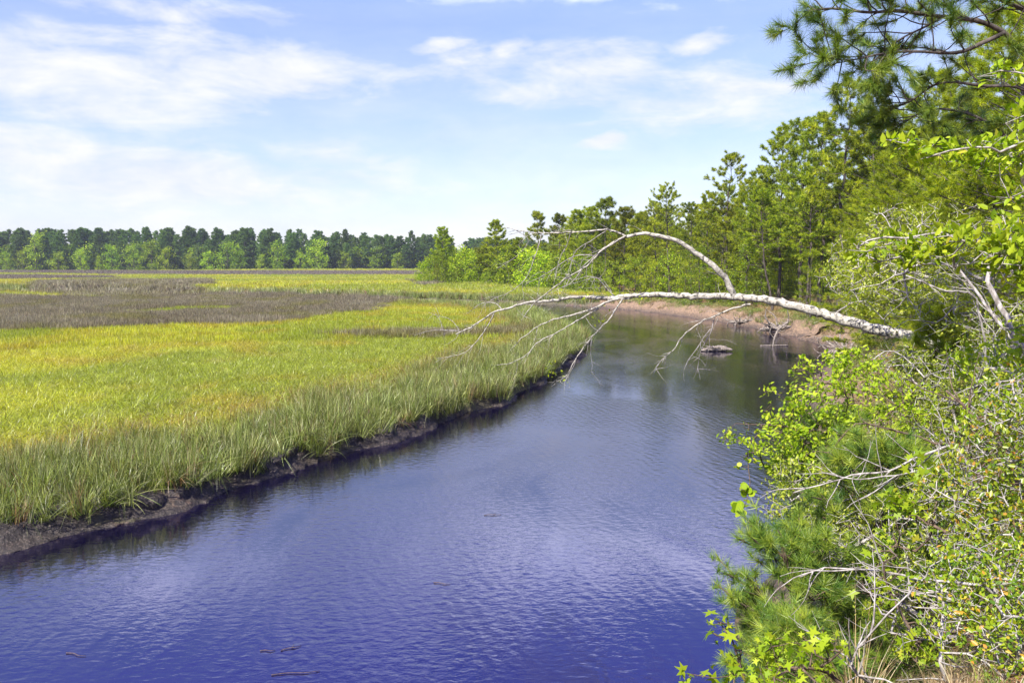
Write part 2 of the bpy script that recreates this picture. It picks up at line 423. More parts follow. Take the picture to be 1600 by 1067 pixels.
# how far up from the right-hand waterline: 0 = mud, 1 = woodland floor
m, t, out = new_mat('ground_soil')
geo = t.new('ShaderNodeNewGeometry').outputs['Position']
n1 = t.noise(geo, .6, 6, .6); n2 = t.noise(geo, 7, 6, .7); n3 = t.noise(geo, 40, 4, .7)
attr = t.new('ShaderNodeAttribute', attribute_name='bankside').outputs['Fac']
mars = t.new('ShaderNodeAttribute', attribute_name='marshside').outputs['Fac']
sand = t.ramp(n2, [(.3, (.07, .05, .035)), (.48, (.20, .135, .085)), (.68, (.38, .25, .15))])
litter = t.ramp(n3, [(.30, (.10, .045, .02)), (.5, (.30, .14, .06)), (.62, (.42, .22, .10)), (.75, (.10, .12, .03))])
moss = t.ramp(n3, [(.3, (.06, .07, .02)), (.55, (.16, .19, .05)), (.75, (.34, .27, .13))])
litter = t.mix(t.mrange(n1, .45, .6, 0, .8), litter, moss)
wet = t.ramp(n2, [(.3, (.035, .028, .022)), (.7, (.12, .085, .06))])
c = t.mix(t.mrange(t.math('ADD', attr, t.math('MULTIPLY', t.math('SUBTRACT', n2, .5), .25)), .02, .09, 0, 1), wet, sand)
c = t.mix(t.mrange(t.math('ADD', attr, t.math('MULTIPLY', t.math('SUBTRACT', n1, .5), .5)), .15, .27, 0, 1), c, litter)
mud = t.ramp(n2, [(.35, (.05, .045, .03)), (.65, (.14, .12, .06))])
c = t.mix(mars, c, mud)
p = t.new('ShaderNodeBsdfPrincipled'); t.put(p.inputs['Base Color'], c); p.inputs['Roughness'].default_value = .85
b = t.new('ShaderNodeBump'); b.inputs['Strength'].default_value = .9; b.inputs['Distance'].default_value = .12
t.put(b.inputs['Height'], t.math('ADD', n2, t.math('MULTIPLY', n3, .3))); t.l.new(b.outputs[0], p.inputs['Normal'])
t.l.new(p.outputs[0], out.inputs[0])
ground = gg.obj('ground', m, smooth=True); tag(ground, kind='structure')
for nm, val in (('bankside', np.clip(gdr / 10, 0, 1)), ('marshside', (gmarsh | (gdl < .4) | ((gy > 122) & (gx < 14))).astype(float))):
    a_ = ground.data.attributes.new(nm, 'FLOAT', 'POINT'); a_.data.foreach_set('value', val.ravel().astype(np.float32))

# water
m, t, out = new_mat('river_water')
geo = t.new('ShaderNodeNewGeometry').outputs['Position']
big = t.noise(t.mapping(geo, (1, .45, 1), rot=(0, 0, R(-15))), .22, 4, .55, .8)
r1 = t.noise(t.mapping(geo, (1.0, 1.9, 1), rot=(0, 0, R(-25))), 3.6, 3, .5, .4)
r3 = t.noise(t.mapping(geo, (1.0, 2.2, 1), rot=(0, 0, R(5))), 19, 2, .5, .2)
r2 = t.noise(t.mapping(geo, (1.0, 2.6, 1), rot=(0, 0, R(20))), 8.5, 3, .5, .3)
wv = t.new('ShaderNodeTexWave', wave_type='BANDS', bands_direction='DIAGONAL', wave_profile='SIN')
t.put(wv.inputs['Vector'], t.mapping(geo, (1, 1, 1), rot=(0, 0, R(30))))
wv.inputs['Scale'].default_value = 1.3; wv.inputs['Distortion'].default_value = 7; wv.inputs['Detail'].default_value = 3; wv.inputs['Detail Scale'].default_value = 1.2
calm = t.mrange(big, .32, .66, .25, 1.35)
h = t.math('ADD', t.math('MULTIPLY', r1, .62), t.math('ADD', t.math('MULTIPLY', r2, .13), t.math('ADD', t.math('MULTIPLY', wv.outputs['Fac'], .17), t.math('MULTIPLY', r3, .05))))
h = t.math('MULTIPLY', h, calm)
b = t.new('ShaderNodeBump'); b.inputs['Strength'].default_value = .55; b.inputs['Distance'].default_value = .025
t.put(b.inputs['Height'], h)
p = t.new('ShaderNodeBsdfPrincipled')
p.inputs['Base Color'].default_value = (.004, .003, .014, 1); p.inputs['Roughness'].default_value = .045
p.inputs['IOR'].default_value = 3.0; p.inputs['Specular Tint'].default_value = (.92, .86, 1, 1)
t.l.new(b.outputs[0], p.inputs['Normal']); t.l.new(p.outputs[0], out.inputs[0])
g = Geo(); wx = np.linspace(-520, 60, 30); wy = np.linspace(-40, 300, 18); gxx, gyy = np.meshgrid(wx, wy)
q = np.array([(r * 30 + c_, r * 30 + c_ + 1, (r + 1) * 30 + c_ + 1, (r + 1) * 30 + c_) for r in range(17) for c_ in range(29)])
g.add(np.stack([gxx, gyy, gxx * 0], -1).reshape(-1, 3), Q=q)
water = g.obj('water', m); tag(water, kind='structure')

# eroded banks: modelled strips with slumps and clods
def bank_strip(S, offs, hts, seed, test, step=.07):
    S = spline(np.c_[S, np.zeros(len(S))], step)[:, :2]
    tn = unit(np.gradient(S, axis=0)); nrm2 = np.stack([-tn[:, 1], tn[:, 0]], 1)
    if test(*(S + nrm2 * 1.0).T).mean() < .5: nrm2 = -nrm2
    sidx = np.arange(len(S)) * step; kn = len(offs); kk = kn - 5
    slump = fbm(sidx * .45, sidx * 0, seed); VV = []
    for k, (o_, h_) in enumerate(zip(offs, hts)):
        o2 = o_ + (slump - .5) * 1.1 * (1 if k < kk else .4) + (vnoise(sidx * 3.1, sidx * 0 + k * .55, seed + 7) - .5) * .22 + (vnoise(sidx * 9, sidx * 0 + k * .9, seed + 8) - .5) * .09
        h2 = h_ + ((vnoise(sidx * 2.3, sidx * 0 + k * .6, seed + 17) - .5) * .16 + (vnoise(sidx * 8, sidx * 0 + k, seed + 18) - .5) * .07) * (1 if k < kk + 1 else .3)
        VV.append(np.c_[S + nrm2 * o2[:, None], h2])
    VV = np.stack(VV, 1); n_, k_ = VV.shape[:2]
    i0 = (np.arange(n_ - 1)[:, None] * k_ + np.arange(k_ - 1)[None]).ravel()
    g = Geo(); g.add(VV.reshape(-1, 3), Q=np.stack([i0, i0 + 1, i0 + k_ + 1, i0 + k_], 1)); return g
g = bank_strip(LS[(LS[:, 1] > 8) & (LS[:, 0] > -40) & (LS[:, 1] < 112)],
               [-.30, -.22, -.14, -.05, .03, .10, .16, .22, .27, .31, .36, .44, .60, .85, 1.2, 1.8],
               [-.12, -.03, .03, .07, .11, .17, .24, .31, .38, .44, .49, .52, .54, .55, .55, .53], 44, lambda a_, b_: land(a_, b_)[4])
m, t, out = new_mat('bank_mud')
geo = t.new('ShaderNodeNewGeometry').outputs['Position']
n1 = t.noise(geo, .9, 4, .6); n2 = t.noise(geo, 16, 6, .7)
c = t.ramp(n2, [(.3, (.012, .009, .007)), (.52, (.045, .035, .027)), (.68, (.20, .155, .115))])
c = t.mix(t.mrange(n1, .62, .72, 0, .45), c, t.ramp(n2, [(.3, (.10, .06, .035)), (.6, (.42, .27, .16))]))
p = t.new('ShaderNodeBsdfPrincipled'); t.put(p.inputs['Base Color'], c); p.inputs['Roughness'].default_value = .55
b = t.new('ShaderNodeBump'); b.inputs['Strength'].default_value = .9; b.inputs['Distance'].default_value = .06
t.put(b.inputs['Height'], n2); t.l.new(b.outputs[0], p.inputs['Normal']); t.l.new(p.outputs[0], out.inputs[0])
mb = g.obj('mud_bank', m); tag(mb, kind='structure')
g = bank_strip(RS[(RS[:, 1] > 36) & (RS[:, 0] > 8) & (RS[:, 1] < 127)],
               [-.5, -.3, -.1, .1, .3, .6, .9, 1.2, 1.4, 1.55, 1.65, 1.72, 1.85, 2.2, 2.9, 4.2],
               [-.15, -.02, .05, .12, .18, .26, .35, .45, .6, .8, .98, 1.1, 1.18, 1.25, 1.35, 1.3], 144, lambda a_, b_: ~land(a_, b_)[1], .12)
sb = g.obj('sand_bank', bpy.data.materials['ground_soil']); tag(sb, kind='structure')
V_ = np.zeros(len(sb.data.vertices) * 3, np.float32); sb.data.vertices.foreach_get('co', V_); hb = V_[2::3]
a_ = sb.data.attributes.new('bankside', 'FLOAT', 'POINT'); a_.data.foreach_set('value', np.clip(.03 + hb * .12, 0, 1).astype(np.float32))

# ------------------------------------------------------------------ scattering of uncountable growth
def gn_scatter(name, pos, rot, scl, idx, protos, cols=None):
    me = bpy.data.meshes.new(name); me.vertices.add(len(pos))
    me.vertices.foreach_set('co', np.asarray(pos, np.float32).ravel())
    for nm, typ, val, key in (('rot', 'FLOAT_VECTOR', rot, 'vector'), ('scl', 'FLOAT_VECTOR', scl, 'vector'), ('idx', 'INT', idx, 'value')):
        a_ = me.attributes.new(nm, typ, 'POINT'); a_.data.foreach_set(key, np.asarray(val, np.int32 if typ == 'INT' else np.float32).ravel())
    if cols is not None:
        a_ = me.attributes.new('gcol', 'FLOAT_COLOR', 'POINT'); a_.data.foreach_set('color', np.c_[cols, np.ones(len(cols))].astype(np.float32).ravel())
    o = bpy.data.objects.new(name, me); COL.objects.link(o)
    ng = bpy.data.node_groups.new(name + '_scatter', 'GeometryNodeTree')
    ng.interface.new_socket('Geometry', in_out='INPUT', socket_type='NodeSocketGeometry')
    ng.interface.new_socket('Geometry', in_out='OUTPUT', socket_type='NodeSocketGeometry')
    n = ng.nodes; l = ng.links
    gi = n.new('NodeGroupInput'); go = n.new('NodeGroupOutput')
    gti = n.new('GeometryNodeGeometryToInstance')
    for pr in protos:
        oi = n.new('GeometryNodeObjectInfo'); oi.inputs['Object'].default_value = pr
        l.new(oi.outputs['Geometry'], gti.inputs[0])
    iop = n.new('GeometryNodeInstanceOnPoints')
    l.new(gi.outputs[0], iop.inputs['Points']); l.new(gti.outputs[0], iop.inputs['Instance'])
    iop.inputs['Pick Instance'].default_value = True
    for nm, typ, sock in (('idx', 'INT', 'Instance Index'), ('rot', 'FLOAT_VECTOR', 'Rotation'), ('scl', 'FLOAT_VECTOR', 'Scale')):
        a_ = n.new('GeometryNodeInputNamedAttribute'); a_.data_type = typ; a_.inputs['Name'].default_value = nm
        l.new(a_.outputs['Attribute'], iop.inputs[sock])
    l.new(iop.outputs[0], go.inputs[0])
    md = o.modifiers.new('scatter', 'NODES'); md.node_group = ng
    return o
def proto(name, g, mat):
    return bpy.data.objects.new(name, g.mesh(name, mat))

def tuft(seed, nb, spread, hmin, hmax, width, droop, segs=3, base=.12):
    r = np.random.default_rng(seed); g = Geo()
    az_ = r.uniform(0, 2 * math.pi, nb); out_ = np.stack([np.cos(az_), np.sin(az_), az_ * 0], 1)
    b0 = out_ * (r.uniform(0, base, nb))[:, None]
    h = r.uniform(hmin, hmax, nb); sp_ = spread * r.uniform(.1, 1, nb); dr = droop * r.uniform(.2, 1, nb)
    side = np.stack([-np.sin(az_ + r.normal(0, .5, nb)), np.cos(az_ + r.normal(0, .5, nb)), az_ * 0], 1)
    ts = np.linspace(0, 1, segs + 1); rows = []
    for t_ in ts:
        c_ = b0 + out_ * (sp_ * h * t_ ** 1.6)[:, None] + np.array([0, 0, 1.0]) * (h * (t_ - dr * t_ ** 3 * .6))[:, None]
        w = width * (1 - t_ ** 2 * .92) * r.uniform(.7, 1.2, nb)
        rows.append((c_ - side * w[:, None] / 2, c_ + side * w[:, None] / 2))
    V = np.stack([q for rw in rows for q in rw], 1)      # nb, 2*(segs+1), 3
    k = V.shape[1]; q = np.array([(2 * i, 2 * i + 1, 2 * i + 3, 2 * i + 2) for i in range(segs)])
    g.add(V.reshape(-1, 3), Q=(q[None] + (np.arange(nb) * k)[:, None, None]).reshape(-1, 4), tint=np.repeat(r.uniform(0, 1, nb), k))
    return g
TALL = [proto('tall_tuft', tuft(s, 17, .85 + .08 * s, .35, 1.0, .024, 1.3 + .1 * s, 6, .16) if s < 2 else tuft(s, 17, 1.0 + .06 * s, .4, 1.15, .023, 1.75, 7, .16), M_GRASS) for s in range(6)]
FINE = [proto('fine_tuft', tuft(20 + s, 13, .35, .5, 1.1, .017, .4, 3, .2), M_GRASS) for s in range(5)]
WIDE = [proto('wide_tuft', tuft(40 + s, 22, .22, .6, 1.05, .035, .2, 2, .5), M_GRASS) for s in range(5)]
FARG = [proto('far_tuft', tuft(60 + s, 30, .15, .6, 1.05, .10, .15, 1, 1.3), M_GRASS) for s in range(5)]

def pixpoly(pts, z=1.15): return np.array([at_z(x, y, z)[:2] for x, y in pts])
DARK = [pixpoly(p_) for p_ in (
    [(-400, 520), (0, 513), (150, 508), (300, 502), (430, 499), (480, 492), (560, 482), (605, 471), (655, 465), (560, 462), (470, 460), (450, 457),
     (330, 453), (300, 449), (90, 449), (50, 453), (120, 458), (150, 462), (215, 464), (130, 463), (0, 458), (-400, 458)],
    [(50, 443), (330, 441), (340, 446), (300, 450), (60, 450)],
    [(-500, 441.5), (0, 441), (170, 439.5), (175, 436), (60, 434.6), (-500, 434)],
    [(-600, 430), (0, 430), (100, 431), (160, 433), (600, 433.5), (660, 433), (660, 427.0), (-600, 426.5)],
    [(640, 442), (700, 446), (655, 448)],
    [(520, 516), (640, 512), (790, 511), (800, 516), (640, 521), (530, 522)],
)]
STREAK = [pixpoly(p_) for p_ in ([(160, 487), (350, 481), (360, 477), (260, 478)], )]
def grass_cols(x, y, dl, r):
    n = len(x)
    wx_ = x + (fbm(x * .3, y * .3, 33) - .5) * 4 + rng.normal(0, .5, n) + (fbm(x * .12, y * .12, 31) - .5) * 7; wy_ = y + (fbm(x * .12, y * .12, 37) - .5) * 7 * np.clip(y / 80, .5, 2)
    dark = np.zeros(n, bool)
    for P_ in DARK: dark |= inside(wx_, wy_, P_)
    for P_ in STREAK: dark &= ~inside(wx_, wy_, P_)
    a = fbm(x * .07, y * .045, 51)[:, None]; b_ = fbm(x * .45, y * .3, 55)[:, None]
    lime = np.array([.34, .40, .018]); gold = np.array([.46, .38, .022]); brt = np.array([.52, .54, .022])
    c = lime + (brt - lime) * sstep(a, .42, .62)
    c = c + (gold - c) * sstep(b_ + (a - .5) * .6, .50, .78) * .8
    # brighter new growth just in front of the rush beds
    tallm = sstep(5.4 + (fbm(x * .4, y * .4, 61) - .5) * 7 - dl, -1.8, 1.8)[:, None]
    bank = np.array([.16, .22, .025]) + (np.array([.44, .49, .15]) - np.array([.16, .22, .025])) * r.uniform(0, 1, (n, 1)) ** 1.5
    c = c * (1 - tallm) + bank * tallm
    brn = (r.uniform(0, 1, (n, 1)) < .08) & (tallm > .2)
    c = np.where(brn, np.array([.30, .19, .09]), c)
    rim = np.exp(-((dl - 6.5) / 2.2) ** 2)[:, None] * (r.uniform(0, 1, (n, 1)) < .35)
    c = c + (np.array([.36, .20, .05]) - c) * rim * .8
    dk = np.array([.16, .125, .07]) + (np.array([.30, .26, .19]) - np.array([.16, .125, .07])) * fbm(x * .15, y * .1, 71)[:, None]
    dk = dk * r.uniform(.65, 1.45, (n, 1)); olive = np.array([.22, .20, .04])
    dk = dk + (olive - dk) * sstep(fbm(x * .22, y * .2, 75), .52, .72)[:, None] * .7
    dk = np.where((y > 230)[:, None], np.array([.17, .125, .125]), dk)
    c = np.where(dark[:, None], dk, c)
    c = c * r.uniform(.62, 1.32, (n, 1)) * r.uniform(.93, 1.07, (n, 3))
    return c, dark, tallm[:, 0]
def sector(n, r0, r1, a0, a1, pw=1.0):
    u = rng.uniform(0, 1, n); r_ = (r0 ** (1 + pw) + u * (r1 ** (1 + pw) - r0 ** (1 + pw))) ** (1 / (1 + pw))
    a_ = R(1) * rng.uniform(a0, a1, n); return r_ * np.sin(a_), r_ * np.cos(a_)
LEAN = (.16, .03)      # the breeze leans the blades a little
def marsh_grass(name, n, r0, r1, a0, a1, kind, pw=1.0):
    x, y = sector(n, r0, r1, a0, a1, pw)
    z, inr, dl, dr, marsh = land(x, y)
    rimz = inr & (dl < .10) & (y < 115) & (vnoise(x * .8, y * .8, 87) > .5)
    far_marsh = (~inr) & (~marsh) & (y > 122) & (x < 20) & (dr > .3) & (y < 196)
    beyond = (~inr) & (~marsh) & (y > 196) & (x < -26 + (y - 196) * -.02)
    marsh = marsh | rimz
    keep = ((marsh & (rimz | (dl > .14 * vnoise(x * 1.1, y * 1.1, 88)))) | far_marsh | beyond) & (y < 505)
    x, y, z, dl, dr, marsh, rimz = [q[keep] for q in (x, y, z, dl, dr, marsh, rimz)]
    dl = np.where(marsh, dl, dr + 1.5)
    z = np.where(marsh & (dl < 2), np.maximum(z, .42), z); z = np.where(rimz, .24, z)
    cols, dark, tall = grass_cols(x, y, dl, rng)
    n = len(x)
    hgt = .62 + .18 * fbm(x * .2, y * .2, 81) + dark * .28 + tall * .35
    hgt *= rng.uniform(.8, 1.15, n) * (1 + tall * (vnoise(x * .9, y * .9, 83) - .45) * .75)
    if kind == 'near':
        thin = (tall > .3) & ((rng.uniform(0, 1, n) < .12) | (vnoise(x * 1.3, y * 1.3, 85) < .14))
        x, y, z, hgt, cols, tall = [q[~thin] for q in (x, y, z, hgt, cols, tall)]; n = len(x); jt = .10 + .20 * tall
        it = rng.uniform(0, 1, n) < tall
        idx = np.where(it, rng.integers(0, 6, n), 6 + rng.integers(0, 5, n)); pr = TALL + FINE
        wd = np.where(it, 1.0, .9)
    elif kind == 'mid': idx = rng.integers(0, 5, n); pr = WIDE; wd = np.full(n, 1.0)
    else: idx = rng.integers(0, 5, n); pr = FARG; wd = np.clip(y / 220, 1, 2)
    jt = .10 + .20 * tall
    rot = np.stack([rng.normal(-LEAN[1], 1, n) * jt, LEAN[0] + rng.normal(0, 1, n) * jt, rng.uniform(0, 6.28, n)], 1)
    scl = np.stack([wd, wd, hgt], 1) * (1 if kind != 'near' else 1)
    o = gn_scatter(name, np.stack([x, y, z - .02], 1), rot, scl, idx, pr, cols)
    tag(o, kind='stuff'); return o
tag(marsh_grass('grass', 80000, 15, 62, -47, 12, 'near'), 'tall yellow green marsh grass leaning over the near muddy river edge', 'grass')
tag(marsh_grass('grass', 120000, 62, 150, -46, 14, 'mid'), 'yellow green marsh grass with brown rush beds across the middle of the marsh', 'grass')
tag(marsh_grass('grass', 150000, 150, 520, -44, 6, 'far', .6), 'distant marsh grass and purple brown rush beds below the far wood', 'grass')

# ------------------------------------------------------------------ plant growth
def grow(root, targets, seg=.3, wob=.12, r_tip=.004, power=.42, seed=0, trunk=None, sag=0.0):
    """branching skeleton: every target is reached from the nearest point already grown"""
    r_ = np.random.default_rng(seed)
    P = [np.asarray(root, float)]; par = [-1]; cap = 60000
    A = np.zeros((cap, 3)); A[0] = P[0]; pa = np.full(cap, -1); n = 1
    if trunk is not None:
        for q in trunk: A[n] = q; pa[n] = n - 1; n += 1
    tips = []
    for tg in targets:
        dv = A[:n] - tg; D = np.sqrt((dv * dv).sum(1)) + .35 * np.maximum(A[:n, 2] - tg[2], 0)
        j = int(D.argmin()); a = A[j].copy(); L = np.linalg.norm(tg - a)
        if L < seg * .4: continue
        k = max(1, int(L / seg)); off = r_.normal(size=3) * wob * L; off[2] += -abs(off[2]) * sag + (1 - sag) * .05 * L
        prev = j
        for i in range(1, k + 1):
            t_ = i / k; q = a + (tg - a) * t_ + off * math.sin(math.pi * t_) + r_.normal(size=3) * wob * .25 * seg * (t_ < 1)
            if n >= cap: break
            A[n] = q; pa[n] = prev; prev = n; n += 1
        tips.append(prev)
    A = A[:n]; pa = pa[:n]
    w = np.zeros(n); w[tips] = 1.0
    hasc = np.zeros(n, bool); hasc[pa[1:]] = True; w[~hasc] = 1
    dist = np.zeros(n)
    for i in range(n - 1, 0, -1):
        w[pa[i]] += w[i]; dist[pa[i]] = max(dist[pa[i]], dist[i] + np.linalg.norm(A[i] - A[pa[i]]))
    rad = r_tip * w ** power
    return A, pa, rad, dist
def skel_geo(A, pa, rad, sides=4, rmax=None):
    g = Geo(); i = np.arange(1, len(A)); p_ = pa[1:]
    ra = np.minimum(rad[p_], rad[i] * 1.35)
    big = rad[i] > .03
    cones(g, A[p_][~big], A[i][~big], ra[~big], rad[i][~big], sides)
    cones(g, A[p_][big], A[i][big], ra[big], rad[i][big], 8)
    return g
def leaves_on(A, pa, dist, r_, maxd, per, tpl, size, jitter=.05, up=.35, fwd=.6, tintf=None, flat=.6, droop=0.0):
    i = np.arange(1, len(A)); i = i[dist[i] < maxd]
    i = np.repeat(i, r_.poisson(per * r_.gamma(.7, 1 / .7, len(i))))
    n = len(i); t_ = r_.uniform(0, 1, (n, 1)); pos = A[pa[i]] * (1 - t_) + A[i] * t_ + rn(r_, n) * jitter
    ed = unit(A[i] - A[pa[i]])
    d = unit(ed * fwd + rn(r_, n) * .55 + np.array([0, 0, up - droop])); nr_ = unit(np.array([-.25, -.1, flat]) + rn(r_, n) * .45)
    g = Geo(); ti = r_.beta(2, 2, n) if tintf is None else tintf(r_, pos)
    scatter(g, tpl, pos, d, nr_, size * r_.uniform(.45, 1.3, n), ti)
    return g
def ell(r_, c, rad, n, shell=.35):
    d = unit(rn(r_, n)); u = r_.uniform(shell, 1, (n, 1)) ** .6
    return np.asarray(c) + d * u * np.asarray(rad)

def broad_geo(h, seed, leaf=.2, crown0=.15, width=.32, N=170, per=4.2, clumps=11, tpl=LEAF4, r_tip=.012):
    r_ = np.random.default_rng(seed); T = []
    for k in range(clumps):
        u = (k + .5) / clumps; z = h * (crown0 + (1 - crown0) * u); prof = math.sin(math.pi * min(1, .18 + u * .8)) ** .6
        a = k * 2.4 + r_.uniform(-.4, .4); rr_ = width * h * prof * r_.uniform(.35, .75)
        T.append(ell(r_, (rr_ * math.cos(a), rr_ * math.sin(a), z * .93), (width * h * .42 * r_.uniform(.6, 1.1), width * h * .42 * r_.uniform(.6, 1.1), h * .10 * r_.uniform(.7, 1.2)), N // clumps))
    T = np.vstack(T); r_.shuffle(T)
    tr = [np.array((r_.normal() * .02 * h * t_, r_.normal() * .02 * h * t_, h * t_)) for t_ in np.linspace(.1, .75, 7)]
    A, pa, rad, dist = grow((0, 0, -.2), T, h * .05, .1, r_tip, .42, seed, trunk=tr)
    lv = leaves_on(A, pa, dist, r_, h * .16, per, tpl, leaf, jitter=leaf * .9)
    return skel_geo(A, pa, rad), lv

def tufts(g, pos, dirv, r_, npt, ln, wd, open_=.75, tint=None):
    n = len(pos); P_ = np.repeat(pos, npt, 0); D_ = np.repeat(unit(dirv), npt, 0)
    d = unit(D_ + rn(r_, n * npt) * open_); t_ = r_.uniform(.15, .85, n) if tint is None else tint
    ti = np.clip(np.repeat(t_, npt) + r_.normal(0, .12, n * npt), 0, 1)
    L = ln * r_.uniform(.7, 1.1, n * npt); off = np.repeat(r_.uniform(-.25, .1, n), npt) * ln
    scatter(g, NEEDLE, P_ + D_ * (off + r_.uniform(-.15, .15, n * npt) * ln)[:, None], d, rn(r_, n * npt), L, ti, width=wd * r_.uniform(.7, 1.2, n * npt))

def pine_geo(h, seed, crown0=.42, spread=.19, nb=40, ln=.35, wd=.045, npt=21, lean=(0, 0), tw=9, along=3, r0=.0105, sparse=0.0, droop=0.0, rnd=.5):
    r_ = np.random.default_rng(seed); tg = Geo(); cg = Geo()
    ts = np.linspace(0, 1, 16); wx_ = np.cumsum(r_.normal(0, .006, 16)) * h; wy_ = np.cumsum(r_.normal(0, .006, 16)) * h
    tr = np.stack([lean[0] * h * ts ** 1.3 + wx_, lean[1] * h * ts ** 1.3 + wy_, h * ts * .98 - .3 * (ts == 0)], 1)
    trr = np.maximum(h * r0 * (1 - ts) ** .75, .02); trr[0] *= 1.25
    tube(tg, tr, trr, 8, .05, seed)
    at_t = lambda t_: np.array([np.interp(t_, ts, tr[:, k]) for k in range(3)])
    EA, EB, RA, RB, TP, TD = [], [], [], [], [], []
    for i in range(nb):
        u = ((i + r_.uniform(0, .8)) / nb) ** .9
        if r_.uniform() < sparse and u < .85: continue
        t_ = crown0 + (1 - crown0) * u * .985; s0 = at_t(t_); a = i * 2.4 + r_.uniform(-.5, .5)
        prof = (1 - u) ** rnd * (.62 + .38 * min(1, u / .25)); L = spread * h * prof * r_.uniform(.55, 1.2) + .02 * h
        e0 = math.radians(-4 + 48 * u - 14 * droop + r_.normal(0, 9)); dd = np.array((math.cos(a) * math.cos(e0), math.sin(a) * math.cos(e0), math.sin(e0)))
        side = np.array((-math.sin(a), math.cos(a), 0)); bend = r_.normal() * .12
        pts = [s0 + dd * L * s + side * bend * L * s * s + np.array((0, 0, (.22 - .1 * droop) * L * s * s)) for s in np.linspace(0, 1, 6)]
        br = max(.010, .012 * L)
        for k in range(5): EA.append(pts[k]); EB.append(pts[k + 1]); RA.append(br * (1 - k / 6)); RB.append(br * (1 - (k + 1) / 6))
        TP.append(pts[-1]); TD.append(unit(pts[-1] - pts[-2]))
        m_ = max(3, int(tw * (.5 + .5 * prof)))
        for k in range(m_):
            s = r_.uniform(.38, .98); q = np.array([np.interp(s, np.linspace(0, 1, 6), [p_[c_] for p_ in pts]) for c_ in range(3)])
            sg = 1 if k % 2 else -1; td = unit(dd * .75 + side * sg * r_.uniform(.3, 1.1) + np.array((0, 0, r_.uniform(-.05, .55))))
            tl = L * r_.uniform(.18, .36) * (1.15 - .5 * s) + .15; e = q + td * tl
            EA.append(q); EB.append(e); RA.append(.012); RB.append(.007); TP.append(e); TD.append(td)
            for z_ in range(along):
                w_ = r_.uniform(.35, 1); TP.append(q + td * tl * w_ + r_.normal(size=3) * .06); TD.append(unit(td + r_.normal(size=3) * .5 + (0, 0, .2)))
    TP.append(tr[-1]); TD.append(np.array((0, 0, 1.0)))
    for k in range(8):                                  # dead stubs under the crown
        t_ = r_.uniform(crown0 * .45, crown0 * 1.05); q = at_t(t_); a = r_.uniform(0, 6.28); L = r_.uniform(.03, .09) * h
        e = q + np.array((math.cos(a), math.sin(a), r_.uniform(-.1, .3))) * L; EA.append(q); EB.append(e); RA.append(.022); RB.append(.006)
    cones(tg, EA, EB, RA, RB, 4)
    tufts(cg, np.array(TP), np.array(TD), r_, npt, ln, wd)
    return tg, cg

def tree(name, label, cat, tg, cg, mt, mc, parts=('trunk', 'crown'), group=None, loc=(0, 0, 0)):
    t_ = thing(name, label, cat, loc, group)
    tg.obj(parts[0], mt, t_); cg.obj(parts[1], mc, t_); return t_
def place(o, used, x, y, z, s=1.0, rz=0.0, label=None, group=None, sz=None):
    c_ = copy_tree(o) if used else o
    c_.location = (x, y, z); c_.rotation_euler = (0, 0, rz); c_.scale = (s, s, s if sz is None else sz)
    if label: c_['label'] = label
    if group: c_['group'] = group
    return c_

# ------------------------------------------------------------------ far wood
fp = []
for s in range(5):
    tg, cg = pine_geo(25, 300 + s, crown0=.28, spread=.17, nb=56, ln=.85, wd=.20, npt=16, tw=8, along=2, r0=.007, rnd=.55)
    a = proto('far_pine', tg, M_BARK); b_ = cg.mesh('far_pine', M_PINE_FAR)
    # join trunk and crown in one mesh with two materials
    me = a.data; o2 = bpy.data.objects.new('x', b_)
    import bmesh
    bm = bmesh.new(); bm.from_mesh(me); nf = len(bm.faces); bm.from_mesh(b_)
    bm.faces.ensure_lookup_table()
    for f_ in bm.faces[nf:]: f_.material_index = 1
    bm.to_mesh(me); bm.free(); me.materials.append(M_PINE_FAR); fp.append(a)
for s in range(4):
    tg, lv = broad_geo(15, 320 + s, leaf=.9, crown0=.02, width=.34, N=140, per=6.0, r_tip=.03)
    a = proto('far_broad', tg, M_BARK); me = a.data; b_ = lv.mesh('x', M_LEAF_FAR)
    bm = bmesh.new(); bm.from_mesh(me); nf = len(bm.faces); bm.from_mesh(b_); bm.faces.ensure_lookup_table()
    for f_ in bm.faces[nf:]: f_.material_index = 1
    bm.to_mesh(me); bm.free(); me.materials.append(M_LEAF_FAR if s < 2 else M_PINE_FAR); fp.append(a)
def far_line(px): return np.interp(px, [-900, 0, 350, 500, 640, 760, 1000], [520, 520, 515, 530, 560, 600, 640])
pos, rot, scl, idx = [], [], [], []
for row in range(8):
    n_ = 230 if row < 5 else 150
    for k in range(n_):
        px = -420 + (k + rng.uniform(-.45, .45)) * (1560 / n_)
        d = far_line(px) + row * 9 + rng.uniform(-4, 4); x = (px - 800) / FPX * d
        h_ = np.interp(px, [-400, 50, 400, 500, 640, 760, 900], [26, 28, 28.5, 26, 26, 24, 22]) * rng.uniform(.90, 1.03) * (1 + .006 * row)
        if rng.uniform() < .04: h_ *= 1.1
        pos.append((x, d, 1.4)); rot.append((0, 0, rng.uniform(0, 6.28)))
        w_ = rng.uniform(1.05, 1.4); scl.append((w_, w_, h_ / 25)); idx.append(rng.integers(0, 5))
    if row < 3:
        for k in range(95):
            px = -420 + (k + rng.uniform(-.5, .5)) * (1560 / 95); d = far_line(px) - 4 + row * 6 + rng.uniform(-3, 3)
            s_ = rng.uniform(.45, .95); pos.append(((px - 800) / FPX * d, d, 1.2)); rot.append((0, 0, rng.uniform(0, 6.28)))
            scl.append((s_ * 1.3, s_ * 1.3, s_)); idx.append(5 + rng.integers(2, 4))
fw = gn_scatter('wood', pos, rot, scl, idx, fp)
tag(fw, 'far dark green pine wood closing off the marsh along the horizon', 'wood', kind='stuff')

